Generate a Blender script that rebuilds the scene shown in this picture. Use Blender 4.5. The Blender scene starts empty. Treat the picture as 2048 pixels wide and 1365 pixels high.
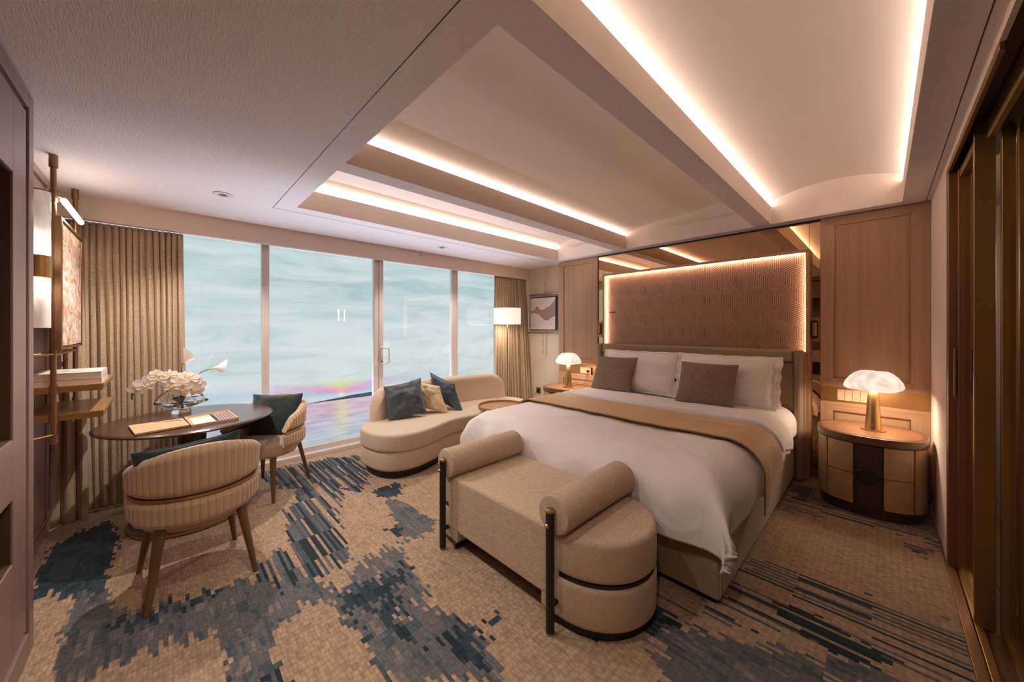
import bpy, bmesh, math, random
from mathutils import Vector, Matrix, noise
import numpy as np
random.seed(7)
PI = math.pi
SC = bpy.context.scene
COL = SC.collection

# ------------------------------------------------------------------ camera, world, light, exposure
CAM_H = 1.42
cam_data = bpy.data.cameras.new('camera')
cam = bpy.data.objects.new('camera', cam_data)
COL.objects.link(cam)
cam.location = (0, 0, CAM_H)
YAW = math.atan2(741, 718)
cam.rotation_euler = (PI/2, 0, YAW - PI/2)
cam_data.sensor_fit = 'HORIZONTAL'
cam_data.sensor_width = 36.0
cam_data.lens = 718.0/2048*36.0
cam_data.shift_y = (657.0 - 682.5)/2048.0
cam_data.clip_start = 0.02
SC.camera = cam
SC.view_settings.view_transform = 'Standard'
SC.view_settings.look = 'None'
SC.view_settings.exposure = 0.68
SC.view_settings.gamma = 1.0
SC.view_settings.use_curve_mapping = False
SC.cycles.max_bounces = 10
SC.cycles.diffuse_bounces = 5
SC.cycles.glossy_bounces = 5
SC.cycles.transmission_bounces = 8
SC.cycles.transparent_max_bounces = 10
SC.cycles.sample_clamp_indirect = 4.0
SC.cycles.caustics_reflective = False
SC.cycles.caustics_refractive = False
SC.cycles.use_denoising = True

world = bpy.data.worlds.new('world')
SC.world = world
world.use_nodes = True
world.node_tree.nodes['Background'].inputs[0].default_value = (0.05, 0.045, 0.04, 1)
world.node_tree.nodes['Background'].inputs[1].default_value = 1.0

WARM = (1.0, 0.77, 0.55)
WARM2 = (1.0, 0.60, 0.34)
NEUT = (1.0, 0.89, 0.79)


def area(name, loc, sx, sy, power, col, rot=(0, 0, 0), spread=PI, parent=None):
    d = bpy.data.lights.new(name, 'AREA')
    d.shape = 'RECTANGLE'
    d.size = sx
    d.size_y = sy
    d.energy = power
    d.color = col
    d.spread = spread
    o = bpy.data.objects.new(name, d)
    o.location = loc
    o.rotation_euler = rot
    COL.objects.link(o)
    return o


def spot(name, loc, power, col, size, blend=0.3, rad=0.02):
    d = bpy.data.lights.new(name, 'SPOT')
    d.energy = power
    d.color = col
    d.spot_size = size
    d.spot_blend = blend
    d.shadow_soft_size = rad
    o = bpy.data.objects.new(name, d)
    o.location = loc
    COL.objects.link(o)
    return o


def disc(name, loc, rad, power, col, up=False):
    d = bpy.data.lights.new(name, 'AREA')
    d.shape = 'DISK'
    d.size = rad*2
    d.energy = power
    d.color = col
    o = bpy.data.objects.new(name, d)
    o.location = loc
    if up:
        o.rotation_euler = (PI, 0, 0)
    COL.objects.link(o)
    return o


def point(name, loc, power, col, rad=0.03):
    d = bpy.data.lights.new(name, 'POINT')
    d.energy = power
    d.color = col
    d.shadow_soft_size = rad
    o = bpy.data.objects.new(name, d)
    o.location = loc
    COL.objects.link(o)
    return o


# cove strips of the ceiling coffers (they lie on the ledges behind the lips)
COFFERS = [(-0.115, 0.768), (0.909, 2.328), (2.476, 3.466)]
CX0, CX1, CZ, LIP = 0.81, 4.31, 2.45, 0.17
LEDS = [(0.768 + 0.045, 1, 3.1), (-0.115 - 0.045, -1, 2.4), (2.328 + 0.045, 1, 3.2), (3.466 + 0.045, 1, 3.6)]
for yy, sg, pw in LEDS:
    area('cove_light', ((CX0+CX1)/2, yy, CZ+LIP+0.006), CX1-CX0-0.02, 0.022, pw, NEUT, rot=(PI, 0, 0))
# unseen cool fill lamp added outside, behind the sill, to brighten the ceiling
area('added_cool_fill', (2.0, 4.64, 0.0), 5.0, 0.10, 88, (0.74, 0.80, 1.0), rot=(PI+math.radians(25), 0, 0))
# recessed downlights
spot('downlight_or_fill', (0.325, 3.528, 2.435), 62, (1.0, 0.90, 0.80), math.radians(125), 0.5, 0.018)
spot('downlight_or_fill', (2.537, 3.898, 2.435), 52, (1.0, 0.90, 0.80), math.radians(120), 0.5, 0.018)
# extra ceiling spots without fixtures, added on the camera side to brighten the room
for (x, y, p) in ((0.25, 1.3, 28), (0.2, 0.2, 20), (0.3, 2.35, 22)):
    spot('downlight_or_fill', (x, y, 2.435), p, (1.0, 0.90, 0.80), math.radians(140), 0.9, 0.04)


# ------------------------------------------------------------------ helpers
def S(r, g=None, b=None):
    if g is None:
        r, g, b = r
    f = lambda c: (c/255/12.92) if c <= 10.3 else ((c/255+0.055)/1.055)**2.4
    return (f(r), f(g), f(b), 1.0)


def newmat(name):
    m = bpy.data.materials.new(name)
    m.use_nodes = True
    nt = m.node_tree
    p = nt.nodes['Principled BSDF']
    return m, nt, p


def N(nt, t, **kw):
    n = nt.nodes.new(t)
    for k, v in kw.items():
        if k.startswith('_'):
            n.inputs[k[1:].replace('_', ' ')].default_value = v
        else:
            setattr(n, k, v)
    return n


def L(nt, a, b):
    nt.links.new(a, b)


def coords(nt, scale=(1, 1, 1), kind='Object'):
    tc = N(nt, 'ShaderNodeTexCoord')
    mp = N(nt, 'ShaderNodeMapping')
    mp.inputs['Scale'].default_value = scale
    L(nt, tc.outputs[kind], mp.inputs['Vector'])
    return mp.outputs['Vector']


def bump(nt, p, h, strength=0.2, dist=0.005):
    b = N(nt, 'ShaderNodeBump', _Strength=strength, _Distance=dist)
    L(nt, h, b.inputs['Height'])
    L(nt, b.outputs['Normal'], p.inputs['Normal'])
    return b


def mix(nt, fac, a, b, blend='MIX'):
    m = N(nt, 'ShaderNodeMix', data_type='RGBA', blend_type=blend)
    if isinstance(fac, (int, float)):
        m.inputs[0].default_value = fac
    else:
        L(nt, fac, m.inputs[0])
    for i, c in ((6, a), (7, b)):
        if isinstance(c, tuple):
            m.inputs[i].default_value = c
        else:
            L(nt, c, m.inputs[i])
    return m.outputs[2]


def mul(c, k):
    return (c[0]*k, c[1]*k, c[2]*k, 1.0)


def plain(name, col, rough=0.5, metal=0.0, nscale=6, namt=0.08, bscale=0, bstr=0.1, sheen=0, stretch=(1, 1, 1), coat=0, spec=None):
    m, nt, p = newmat(name)
    p.inputs['Roughness'].default_value = rough
    p.inputs['Metallic'].default_value = metal
    if sheen:
        p.inputs['Sheen Weight'].default_value = sheen
        p.inputs['Sheen Roughness'].default_value = 0.4
    if coat:
        p.inputs['Coat Weight'].default_value = coat
        p.inputs['Coat Roughness'].default_value = 0.15
    if spec is not None:
        p.inputs['Specular IOR Level'].default_value = spec
    v = coords(nt, stretch)
    nz = N(nt, 'ShaderNodeTexNoise', _Scale=nscale, _Detail=4.0)
    L(nt, v, nz.inputs['Vector'])
    out = mix(nt, nz.outputs['Fac'], mul(col, 1-namt*2), mul(col, 1+namt*2))
    L(nt, out, p.inputs['Base Color'])
    if bscale:
        n2 = N(nt, 'ShaderNodeTexNoise', _Scale=bscale, _Detail=3.0)
        L(nt, v, n2.inputs['Vector'])
        bump(nt, p, n2.outputs['Fac'], bstr)
    return m


def fabric(name, col, thread=900, amt=0.22, rough=0.85, sheen=0.3, bstr=0.25, axes=('X', 'Z'), big=3.0, bigamt=0.06, slub=0.5):
    """woven cloth: two crossed sets of threads in colour and relief"""
    m, nt, p = newmat(name)
    p.inputs['Roughness'].default_value = rough
    p.inputs['Sheen Weight'].default_value = sheen
    p.inputs['Specular IOR Level'].default_value = 0.25
    tc = N(nt, 'ShaderNodeTexCoord')
    outs = []
    a = {'X': 0, 'Y': 1, 'Z': 2}
    for k in (0, 1):
        mp = N(nt, 'ShaderNodeMapping')
        sc = [thread*0.10]*3
        sc[a[axes[k]]] = thread
        if k == 0:
            sc = [thread*0.07, thread, thread]
        else:
            sc = [thread, thread*0.07, thread*0.5]
        mp.inputs['Scale'].default_value = sc
        L(nt, tc.outputs['Object'], mp.inputs['Vector'])
        nz = N(nt, 'ShaderNodeTexNoise', _Scale=1.0, _Detail=1.0)
        L(nt, mp.outputs['Vector'], nz.inputs['Vector'])
        outs.append(nz.outputs['Fac'])
    add = N(nt, 'ShaderNodeMath', operation='ADD')
    L(nt, outs[0], add.inputs[0])
    L(nt, outs[1], add.inputs[1])
    mr = N(nt, 'ShaderNodeMapRange')
    mr.inputs['From Min'].default_value = 0.65
    mr.inputs['From Max'].default_value = 1.35
    L(nt, add.outputs[0], mr.inputs['Value'])
    big_n = N(nt, 'ShaderNodeTexNoise', _Scale=big, _Detail=3.0)
    L(nt, tc.outputs['Object'], big_n.inputs['Vector'])
    c1 = mix(nt, mr.outputs[0], mul(col, 1-amt), mul(col, 1+amt))
    c2 = mix(nt, big_n.outputs['Fac'], mul(S(255, 255, 255), 1-bigamt), mul(S(255, 255, 255), 1+bigamt))
    c3 = mix(nt, 1.0, c1, c2, 'MULTIPLY')
    L(nt, c3, p.inputs['Base Color'])
    bump(nt, p, mr.outputs[0], bstr, 0.002)
    return m


def wood(name, a, b, axis='Z', scale=1.0, rough=0.42, coat=0.0, fine=1.0, contrast=1.0):
    m, nt, p = newmat(name)
    p.inputs['Roughness'].default_value = rough
    if coat:
        p.inputs['Coat Weight'].default_value = coat
        p.inputs['Coat Roughness'].default_value = 0.2
    st = {'X': (0.6, 22, 22), 'Y': (22, 0.6, 22), 'Z': (22, 22, 0.6)}[axis]
    v = coords(nt, tuple(s*scale for s in st))
    n1 = N(nt, 'ShaderNodeTexNoise', _Scale=1.0, _Detail=5.0, _Roughness=0.6, _Distortion=0.25)
    L(nt, v, n1.inputs['Vector'])
    st2 = {'X': (4, 260, 260), 'Y': (260, 4, 260), 'Z': (260, 260, 4)}[axis]
    v2 = coords(nt, tuple(s*scale*fine for s in st2))
    n2 = N(nt, 'ShaderNodeTexNoise', _Scale=1.0, _Detail=2.0)
    L(nt, v2, n2.inputs['Vector'])
    mr = N(nt, 'ShaderNodeMapRange')
    mr.inputs['From Min'].default_value = 0.5 - 0.22/contrast
    mr.inputs['From Max'].default_value = 0.5 + 0.22/contrast
    L(nt, n1.outputs['Fac'], mr.inputs['Value'])
    c1 = mix(nt, mr.outputs[0], a, b)
    c2 = mix(nt, n2.outputs['Fac'], mul(S(255, 255, 255), 0.82), mul(S(255, 255, 255), 1.16))
    c3 = mix(nt, 1.0, c1, c2, 'MULTIPLY')
    L(nt, c3, p.inputs['Base Color'])
    bump(nt, p, n2.outputs['Fac'], 0.12, 0.002)
    return m


def emis(name, col, strength):
    m, nt, p = newmat(name)
    p.inputs['Base Color'].default_value = (0.8, 0.8, 0.8, 1)
    p.inputs['Emission Color'].default_value = col
    p.inputs['Emission Strength'].default_value = strength
    return m


def glowing_stone(name, tint, strength, vein=0.25):
    m, nt, p = newmat(name)
    p.inputs['Roughness'].default_value = 0.3
    v = coords(nt)
    n1 = N(nt, 'ShaderNodeTexNoise', _Scale=9.0, _Detail=5.0, _Distortion=1.2)
    L(nt, v, n1.inputs['Vector'])
    mr = N(nt, 'ShaderNodeMapRange')
    mr.inputs['From Min'].default_value = 0.40
    mr.inputs['From Max'].default_value = 0.62
    L(nt, n1.outputs['Fac'], mr.inputs['Value'])
    c = mix(nt, mr.outputs[0], mul(tint, 1.0-vein), tint)
    p.inputs['Base Color'].default_value = S(225, 210, 200)
    L(nt, c, p.inputs['Emission Color'])
    p.inputs['Emission Strength'].default_value = strength
    return m


# ------------------------------------------------------------------ geometry helpers
class G:
    def __init__(s):
        s.v = []
        s.f = []
        s.sm = []

    def add(s, vs, fs, smooth=False):
        o = len(s.v)
        s.v += [tuple(v) for v in vs]
        s.f += [tuple(o+i for i in f) for f in fs]
        s.sm += [smooth]*len(fs)
        return s

    def box(s, x0, x1, y0, y1, z0, z1):
        vs = [(x, y, z) for x in (x0, x1) for y in (y0, y1) for z in (z0, z1)]
        return s.add(vs, [(0, 1, 3, 2), (4, 6, 7, 5), (0, 4, 5, 1), (2, 3, 7, 6), (0, 2, 6, 4), (1, 5, 7, 3)])

    def obox(s, c, ax, ay, az):
        """box by centre and three half-axis vectors"""
        c, ax, ay, az = map(Vector, (c, ax, ay, az))
        vs = [c+ax*i+ay*j+az*k for i in (-1, 1) for j in (-1, 1) for k in (-1, 1)]
        return s.add(vs, [(0, 1, 3, 2), (4, 6, 7, 5), (0, 4, 5, 1), (2, 3, 7, 6), (0, 2, 6, 4), (1, 5, 7, 3)])

    def tube(s, pts, r, n=10, caps=True, r2=None):
        pts = [Vector(p) for p in pts]
        m = len(pts)
        rs = r if isinstance(r, (list, tuple)) else [r + ((r2 if r2 is not None else r)-r)*i/max(1, m-1) for i in range(m)]
        vs = []
        prev = None
        for i, p in enumerate(pts):
            t = (pts[min(i+1, m-1)]-pts[max(i-1, 0)]).normalized()
            if prev is None:
                a = t.orthogonal().normalized()
            else:
                a = (prev - t*prev.dot(t)).normalized()
            prev = a
            b = t.cross(a)
            for k in range(n):
                w = 2*PI*k/n
                vs.append(p + (a*math.cos(w)+b*math.sin(w))*rs[i])
        fs = []
        for i in range(m-1):
            for k in range(n):
                fs.append((i*n+k, i*n+(k+1) % n, (i+1)*n+(k+1) % n, (i+1)*n+k))
        s.add(vs, fs, True)
        if caps:
            s.add(vs[:n], [tuple(range(n))[::-1]])
            s.add(vs[-n:], [tuple(range(n))])
        return s

    def lathe(s, prof, c=(0, 0, 0), n=32, sx=1.0, sy=1.0, flat=False):
        vs = []
        for (r, z) in prof:
            for k in range(n):
                w = 2*PI*k/n
                vs.append((c[0]+r*math.cos(w)*sx, c[1]+r*math.sin(w)*sy, c[2]+z))
        fs = []
        for i in range(len(prof)-1):
            for k in range(n):
                fs.append((i*n+k, i*n+(k+1) % n, (i+1)*n+(k+1) % n, (i+1)*n+k))
        s.add(vs, fs, not flat)
        if prof[0] == prof[-1]:
            return s
        s.add(vs[:n], [tuple(range(n))[::-1]])
        s.add(vs[-n:], [tuple(range(n))])
        return s

    def prism(s, poly, z0, z1, smooth=False):
        n = len(poly)
        vs = [(x, y, z0) for x, y in poly]+[(x, y, z1) for x, y in poly]
        s.add(vs, [(i, (i+1) % n, n+(i+1) % n, n+i) for i in range(n)], smooth)
        s.add(vs[:n], [tuple(range(n))[::-1]])
        s.add(vs[n:], [tuple(range(n))])
        return s

    def grid(s, nu, nv, fn, smooth=True, wrap_u=False, flip=False):
        vs = [fn(i/(nu if wrap_u else nu-1), j/(nv-1)) for j in range(nv) for i in range(nu)]
        fs = []
        for j in range(nv-1):
            for i in range(nu if wrap_u else nu-1):
                q = (j*nu+i, j*nu+(i+1) % nu, (j+1)*nu+(i+1) % nu, (j+1)*nu+i)
                fs.append(q[::-1] if flip else q)
        return s.add(vs, fs, smooth)


def obj(name, g, mat, parent=None, bevel=0, seg=2, origin=None, smooth=None, weld=False, sub=0, solid=0):
    vs, fs = g.v, g.f
    if parent is not None:
        off = Vector((0, 0, 0))
        q = parent
        while q is not None:
            off += Vector(q.location)
            q = q.parent
    elif origin is not None:
        off = Vector(origin)
    else:
        a = np.array(vs)
        off = Vector(((a[:, 0].min()+a[:, 0].max())/2, (a[:, 1].min()+a[:, 1].max())/2, a[:, 2].min()))
    me = bpy.data.meshes.new(name)
    me.from_pydata([(v[0]-off[0], v[1]-off[1], v[2]-off[2]) for v in vs], [], fs)
    me.materials.append(mat)
    sm = g.sm if smooth is None else [smooth]*len(fs)
    me.polygons.foreach_set('use_smooth', sm)
    me.update()
    if weld:
        bm = bmesh.new()
        bm.from_mesh(me)
        bmesh.ops.remove_doubles(bm, verts=bm.verts, dist=0.0002)
        bmesh.ops.recalc_face_normals(bm, faces=bm.faces)
        bm.to_mesh(me)
        bm.free()
    o = bpy.data.objects.new(name, me)
    COL.objects.link(o)
    if parent is not None:
        o.parent = parent
    else:
        o.location = off
    if not bevel and any(sm if isinstance(sm, list) else [sm]):
        me.set_sharp_from_angle(angle=math.radians(42))
    if bevel:
        md = o.modifiers.new('bevel', 'BEVEL')
        md.width = bevel
        md.segments = seg
        md.limit_method = 'ANGLE'
        md.angle_limit = math.radians(35)
        me.polygons.foreach_set('use_smooth', [True]*len(me.polygons))
        wn = o.modifiers.new('normals', 'WEIGHTED_NORMAL')
        wn.keep_sharp = False
    if sub:
        md = o.modifiers.new('sub', 'SUBSURF')
        md.levels = sub
        md.render_levels = sub
    if solid:
        md = o.modifiers.new('solid', 'SOLIDIFY')
        md.thickness = solid
        md.offset = -1
    return o


def tag(o, label, cat, group=None, kind=None):
    if label:
        o['label'] = label
    if cat:
        o['category'] = cat
    if group:
        o['group'] = group
    if kind:
        o['kind'] = kind
    return o


def thing(name, label, cat, loc=(0, 0, 0), group=None):
    o = bpy.data.objects.new(name, None)
    o.empty_display_size = 0.1
    COL.objects.link(o)
    o.location = loc
    return tag(o, label, cat, group)


def struct(name, g, mat, parent=None, label=None, **kw):
    o = obj(name, g, mat, parent, origin=(0, 0, 0) if parent is None else None, **kw)
    if parent is None:
        o['kind'] = 'structure'
        if label:
            o['label'] = label
    return o


def dup(o, parent=None):
    c = o.copy()
    COL.objects.link(c)
    c.parent = parent
    for ch in list(o.children):
        dup(ch, c)
    return c


def cat_spline(pts, n=12, closed=False):
    out = []
    m = len(pts)
    P = [Vector(p) for p in pts]
    rng = range(m) if closed else range(m-1)
    for i in rng:
        if closed:
            p0, p1, p2, p3 = P[(i-1) % m], P[i], P[(i+1) % m], P[(i+2) % m]
        else:
            p0, p1, p2, p3 = P[max(i-1, 0)], P[i], P[i+1], P[min(i+2, m-1)]
        for k in range(n):
            t = k/n
            out.append(0.5*((2*p1)+(p2-p0)*t+(2*p0-5*p1+4*p2-p3)*t*t+(3*p1-p0-3*p2+p3)*t**3))
    if not closed:
        out.append(P[-1])
    return out


def rrect(x0, x1, y0, y1, r, n=8):
    out = []
    for cx, cy, a0 in ((x1-r, y1-r, 0), (x0+r, y1-r, 90), (x0+r, y0+r, 180), (x1-r, y0+r, 270)):
        for k in range(n+1):
            a = math.radians(a0+90*k/n)
            out.append((cx+r*math.cos(a), cy+r*math.sin(a)))
    return out


def offset_poly(poly, d):
    """shrink (d>0) a counter-clockwise polygon"""
    n = len(poly)
    out = []
    for i in range(n):
        a = Vector(poly[i-1][:2])
        b = Vector(poly[i][:2])
        c = Vector(poly[(i+1) % n][:2])
        t = (c-a).normalized()
        nrm = Vector((-t.y, t.x))
        out.append((b.x+nrm.x*d, b.y+nrm.y*d))
    return out


def cushion_solid(poly, z0, z1, r, crown=0.0, seg=4):
    """closed puffy slab with rounded rims over an outline polygon (ccw)"""
    g = G()
    rings = []
    for k in range(seg+1):
        a = PI/2*k/seg
        rings.append((r*(1-math.sin(a)), z0+r*(1-math.cos(a))))
    for k in range(seg+1):
        a = PI/2*(1-k/seg)
        rings.append((r*(1-math.sin(a)), z1-r*(1-math.cos(a))))
    # inner rings over the top give the crown
    n = len(poly)
    vs = []
    for d, z in rings:
        vs += [(x, y, z) for x, y in offset_poly(poly, d)]
    m = len(rings)
    cx = sum(p[0] for p in poly)/n
    cy = sum(p[1] for p in poly)/n
    if crown:
        base = offset_poly(poly, r)
        for t in (0.15, 0.35, 0.65):
            vs += [(x+(cx-x)*t, y+(cy-y)*t, z1+crown*(1-(1-t)**2)) for x, y in base]
            m += 1
    fs = [(i*n+k, i*n+(k+1) % n, (i+1)*n+(k+1) % n, (i+1)*n+k) for i in range(m-1) for k in range(n)]
    g.add(vs, fs, True)
    g.add(vs[:n], [tuple(range(n))[::-1]])
    g.add(vs[-n:], [tuple(range(n))], True)
    return g

# ------------------------------------------------------------------ materials
M_CEIL = plain('ceiling_paper', S(236, 226, 226), 0.75, nscale=70, namt=0.03, bscale=150, bstr=0.8, stretch=(1.6, 0.22, 1))
M_COFFER = plain('coffer_paint', S(238, 224, 214), 0.7, nscale=2, namt=0.015, bscale=120, bstr=0.06)
M_WALL = plain('wall_plaster', S(228, 208, 194), 0.8, nscale=3, namt=0.02, bscale=60, bstr=0.08)
M_WALLP = plain('picture_wall_paper', S(214, 196, 176), 0.8, nscale=3, namt=0.03, bscale=50, bstr=0.1, stretch=(1, 1, .3))
M_CAB = plain('cabinet_lacquer', S(150, 122, 116), 0.38, nscale=3, namt=0.03, coat=0.15)
M_CABG = plain('cabinet_groove', S(40, 30, 22), 0.4)
M_NICHE = wood('niche_veneer', S(96, 70, 50), S(62, 44, 30), 'Z')
M_WOOD = wood('oak_veneer', S(188, 150, 118), S(168, 130, 100), 'Z', rough=0.4, fine=0.8)
M_WOODH = wood('oak_veneer_across', S(186, 148, 116), S(164, 126, 96), 'Y', rough=0.4, fine=0.8)
M_INLAY = [wood('marquetry_%d' % i, S(*c1), S(*c2), a, rough=r, fine=1.0) for i, (a, c1, c2, r) in enumerate((('Y', (188, 144, 118), (174, 130, 105), 0.33), ('Z', (185, 141, 115), (171, 127, 102), 0.34), ('Z', (182, 138, 112), (168, 124, 99), 0.35)))]
M_DARKW = wood('dark_walnut', S(96, 58, 46), S(66, 38, 32), 'X', rough=0.28, coat=0.5)
M_DARKW2 = wood('espresso_wood', S(74, 50, 40), S(52, 34, 28), 'Z', rough=0.35)
M_NSTOP = wood('nightstand_walnut', S(134, 92, 62), S(108, 72, 48), 'Y', rough=0.35, coat=0.3)
M_BURL = plain('nightstand_parchment', S(176, 144, 108), 0.42, nscale=16, namt=0.14, coat=0.25)
M_BRASS = plain('brushed_brass', S(192, 154, 100), 0.3, 1.0, nscale=40, namt=0.05, stretch=(1, 1, 0.05), bscale=200, bstr=0.03)
M_BRASSD = plain('dark_bronze', S(150, 116, 84), 0.38, 0.9, nscale=30, namt=0.08, stretch=(1, 1, .05))
M_STRIP = plain('satin_brass_strip', S(186, 142, 96), 0.38, 1.0, nscale=60, namt=0.04, stretch=(1, .05, 1))
M_BRONZE = plain('door_bronze', S(152, 122, 76), 0.36, 0.85, nscale=30, namt=0.06, stretch=(1, 1, .05))
M_BLACK = plain('black_metal', S(22, 20, 20), 0.35, nscale=20, namt=0.05)
M_BLACKP = plain('black_plastic', S(16, 15, 15), 0.3)
M_ALU = plain('window_aluminium', S(218, 206, 200), 0.42, 0.1, nscale=8, namt=0.02)
M_ALUW = plain('window_handle_enamel', S(222, 212, 206), 0.35)
M_CHROME = plain('chrome_tube', S(210, 200, 190), 0.15, 1.0)
M_BOUCLE = fabric('sofa_boucle', S(206, 184, 162), 700, 0.07, 0.9, 0.25, 0.15, bigamt=0.04)
M_BENCH = fabric('bench_linen', S(196, 170, 144), 420, 0.26, 0.9, 0.15, 0.35, bigamt=0.05)
M_VELVET = fabric('chair_velvet', S(202, 166, 130), 900, 0.05, 0.6, 0.6, 0.05, bigamt=0.1)
M_SEAT = fabric('chair_seat_cloth', S(190, 158, 130), 700, 0.06, 0.8, 0.3, 0.1)
M_SUEDE = fabric('bed_suede', S(156, 130, 100), 700, 0.04, 0.85, 0.4, 0.05, big=5, bigamt=0.10)
M_HEADB = fabric('headboard_leather', S(158, 134, 110), 700, 0.04, 0.6, 0.2, 0.05)
M_DUVET = plain('white_cotton', S(240, 232, 228), 0.85, nscale=4, namt=0.01, bscale=500, bstr=0.04, sheen=0.15)
M_SHEET = plain('white_sateen', S(242, 234, 228), 0.75, nscale=4, namt=0.01, bscale=300, bstr=0.03, sheen=0.15)
M_RUNNER = plain('gold_satin', S(200, 156, 100), 0.62, nscale=9, namt=0.05, sheen=0.4, bscale=500, bstr=0.05)
M_TAUPE = fabric('taupe_tweed', S(140, 118, 100), 330, 0.42, 0.95, 0.1, 0.5)
M_BLUE = fabric('slate_blue_satin', S(68, 76, 84), 700, 0.04, 0.55, 0.5, 0.05, bigamt=0.12)
M_BEIGEC = fabric('beige_satin', S(206, 182, 146), 700, 0.04, 0.6, 0.5, 0.05)
M_TEAL = fabric('dark_teal_velvet', S(36, 48, 48), 800, 0.05, 0.7, 0.5, 0.05, bigamt=0.2)
M_CURT = fabric('curtain_weave', S(184, 160, 134), 260, 0.30, 0.95, 0.1, 0.3)
M_CURT2 = fabric('curtain_lining', S(120, 100, 90), 260, 0.12, 0.95, 0.1, 0.1)
M_LAMPSH = None
M_LEAF = plain('leaf_green', S(70, 96, 40), 0.5, nscale=30, namt=0.2)
M_STEM = plain('stem_dark', S(58, 60, 40), 0.5)
def petal_mat():
    m = bpy.data.materials.new('orchid_petal')
    m.use_nodes = True
    nt = m.node_tree
    nt.nodes.clear()
    out = N(nt, 'ShaderNodeOutputMaterial')
    a = N(nt, 'ShaderNodeBsdfDiffuse', _Color=S(250, 242, 234))
    b = N(nt, 'ShaderNodeBsdfTranslucent', _Color=S(250, 236, 222))
    ms = N(nt, 'ShaderNodeMixShader')
    ms.inputs[0].default_value = 0.45
    L(nt, a.outputs[0], ms.inputs[1])
    L(nt, b.outputs[0], ms.inputs[2])
    L(nt, ms.outputs[0], out.inputs[0])
    return m


M_PETAL = petal_mat()
M_YELLOW = plain('orchid_heart', S(222, 180, 90), 0.6, nscale=60, namt=0.2)
M_PAPER = plain('paper', S(236, 214, 190), 0.8, nscale=30, namt=0.04, stretch=(1, 1, 12))
M_COVERW = plain('white_book_cover', S(240, 230, 222), 0.45, nscale=3, namt=0.02)
M_CARDB = wood('pale_wood_tray', S(230, 196, 158), S(214, 178, 138), 'X', rough=0.5)
M_TRAYW = wood('shelf_oak', S(186, 140, 98), S(160, 116, 80), 'X', rough=0.35, coat=0.2)
M_SWITCH = plain('switch_plate', S(226, 190, 158), 0.35, nscale=10, namt=0.02)
M_WHITEP = plain('white_plastic', S(236, 226, 218), 0.4)
M_GOLDF = plain('outlet_brass', S(150, 112, 70), 0.4, 0.8)
M_PLANK = wood('floor_planks', S(120, 84, 54), S(84, 56, 36), 'X', rough=0.35)


def mirror_mat(name, col, rough=0.01):
    m, nt, p = newmat(name)
    p.inputs['Metallic'].default_value = 1.0
    p.inputs['Roughness'].default_value = rough
    p.inputs['Base Color'].default_value = col
    return m


M_MIRROR = mirror_mat('bronze_mirror', S(204, 168, 130))


def glass_sheet(name, tint, refl):
    """thin pane: tinted transmission plus a fresnel weighted mirror"""
    m = bpy.data.materials.new(name)
    m.use_nodes = True
    nt = m.node_tree
    nt.nodes.clear()
    out = N(nt, 'ShaderNodeOutputMaterial')
    tr = N(nt, 'ShaderNodeBsdfTransparent', _Color=tint)
    gl = N(nt, 'ShaderNodeBsdfGlossy', _Roughness=0.01, _Color=(1, 0.9, 0.8, 1) if refl > 0.2 else (1, 1, 1, 1))
    lw = N(nt, 'ShaderNodeLayerWeight', _Blend=0.5)
    fr = N(nt, 'ShaderNodeMath', operation='POWER')
    fr.inputs[1].default_value = 5.0
    L(nt, lw.outputs['Facing'], fr.inputs[0])
    mr = N(nt, 'ShaderNodeMapRange')
    mr.inputs['From Min'].default_value = 0.0
    mr.inputs['From Max'].default_value = 1.0
    mr.inputs['To Min'].default_value = refl
    mr.inputs['To Max'].default_value = 1.0
    L(nt, fr.outputs[0], mr.inputs['Value'])
    ms = N(nt, 'ShaderNodeMixShader')
    L(nt, mr.outputs[0], ms.inputs[0])
    L(nt, tr.outputs[0], ms.inputs[1])
    L(nt, gl.outputs[0], ms.inputs[2])
    L(nt, ms.outputs[0], out.inputs[0])
    m.use_transparent_shadow = True
    return m


M_PANE = glass_sheet('window_glass', (0.97, 0.985, 0.98, 1), 0.035)
M_BGLASS = glass_sheet('bronze_glass', (0.52, 0.42, 0.30, 1), 0.42)
m, nt, p = newmat('crystal')
p.inputs['Transmission Weight'].default_value = 1.0
p.inputs['Roughness'].default_value = 0.02
p.inputs['IOR'].default_value = 1.42
p.inputs['Base Color'].default_value = (0.97, 0.97, 0.98, 1)
M_CRYSTAL = m


def art_mat(name, bg, ink1, ink2, kind):
    m, nt, p = newmat(name)
    p.inputs['Roughness'].default_value = 0.7
    v = coords(nt)
    if kind == 'marble':
        n1 = N(nt, 'ShaderNodeTexNoise', _Scale=5.0, _Detail=6.0, _Distortion=1.4)
        n1.inputs['Roughness'].default_value = 0.65
        v = coords(nt, (1, 1.2, 2.2))
        L(nt, v, n1.inputs['Vector'])
        r = N(nt, 'ShaderNodeValToRGB')
        r.color_ramp.elements[0].position = 0.36
        r.color_ramp.elements[0].color = ink1
        r.color_ramp.elements[1].position = 0.60
        r.color_ramp.elements[1].color = bg
        e = r.color_ramp.elements.new(0.48)
        e.color = ink2
        L(nt, n1.outputs['Fac'], r.inputs[0])
        L(nt, r.outputs[0], p.inputs['Base Color'])
    else:
        n1 = N(nt, 'ShaderNodeTexNoise', _Scale=6.0, _Detail=4.0)
        L(nt, v, n1.inputs['Vector'])
        L(nt, mix(nt, n1.outputs['Fac'], bg, ink2), p.inputs['Base Color'])
    return m


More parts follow.
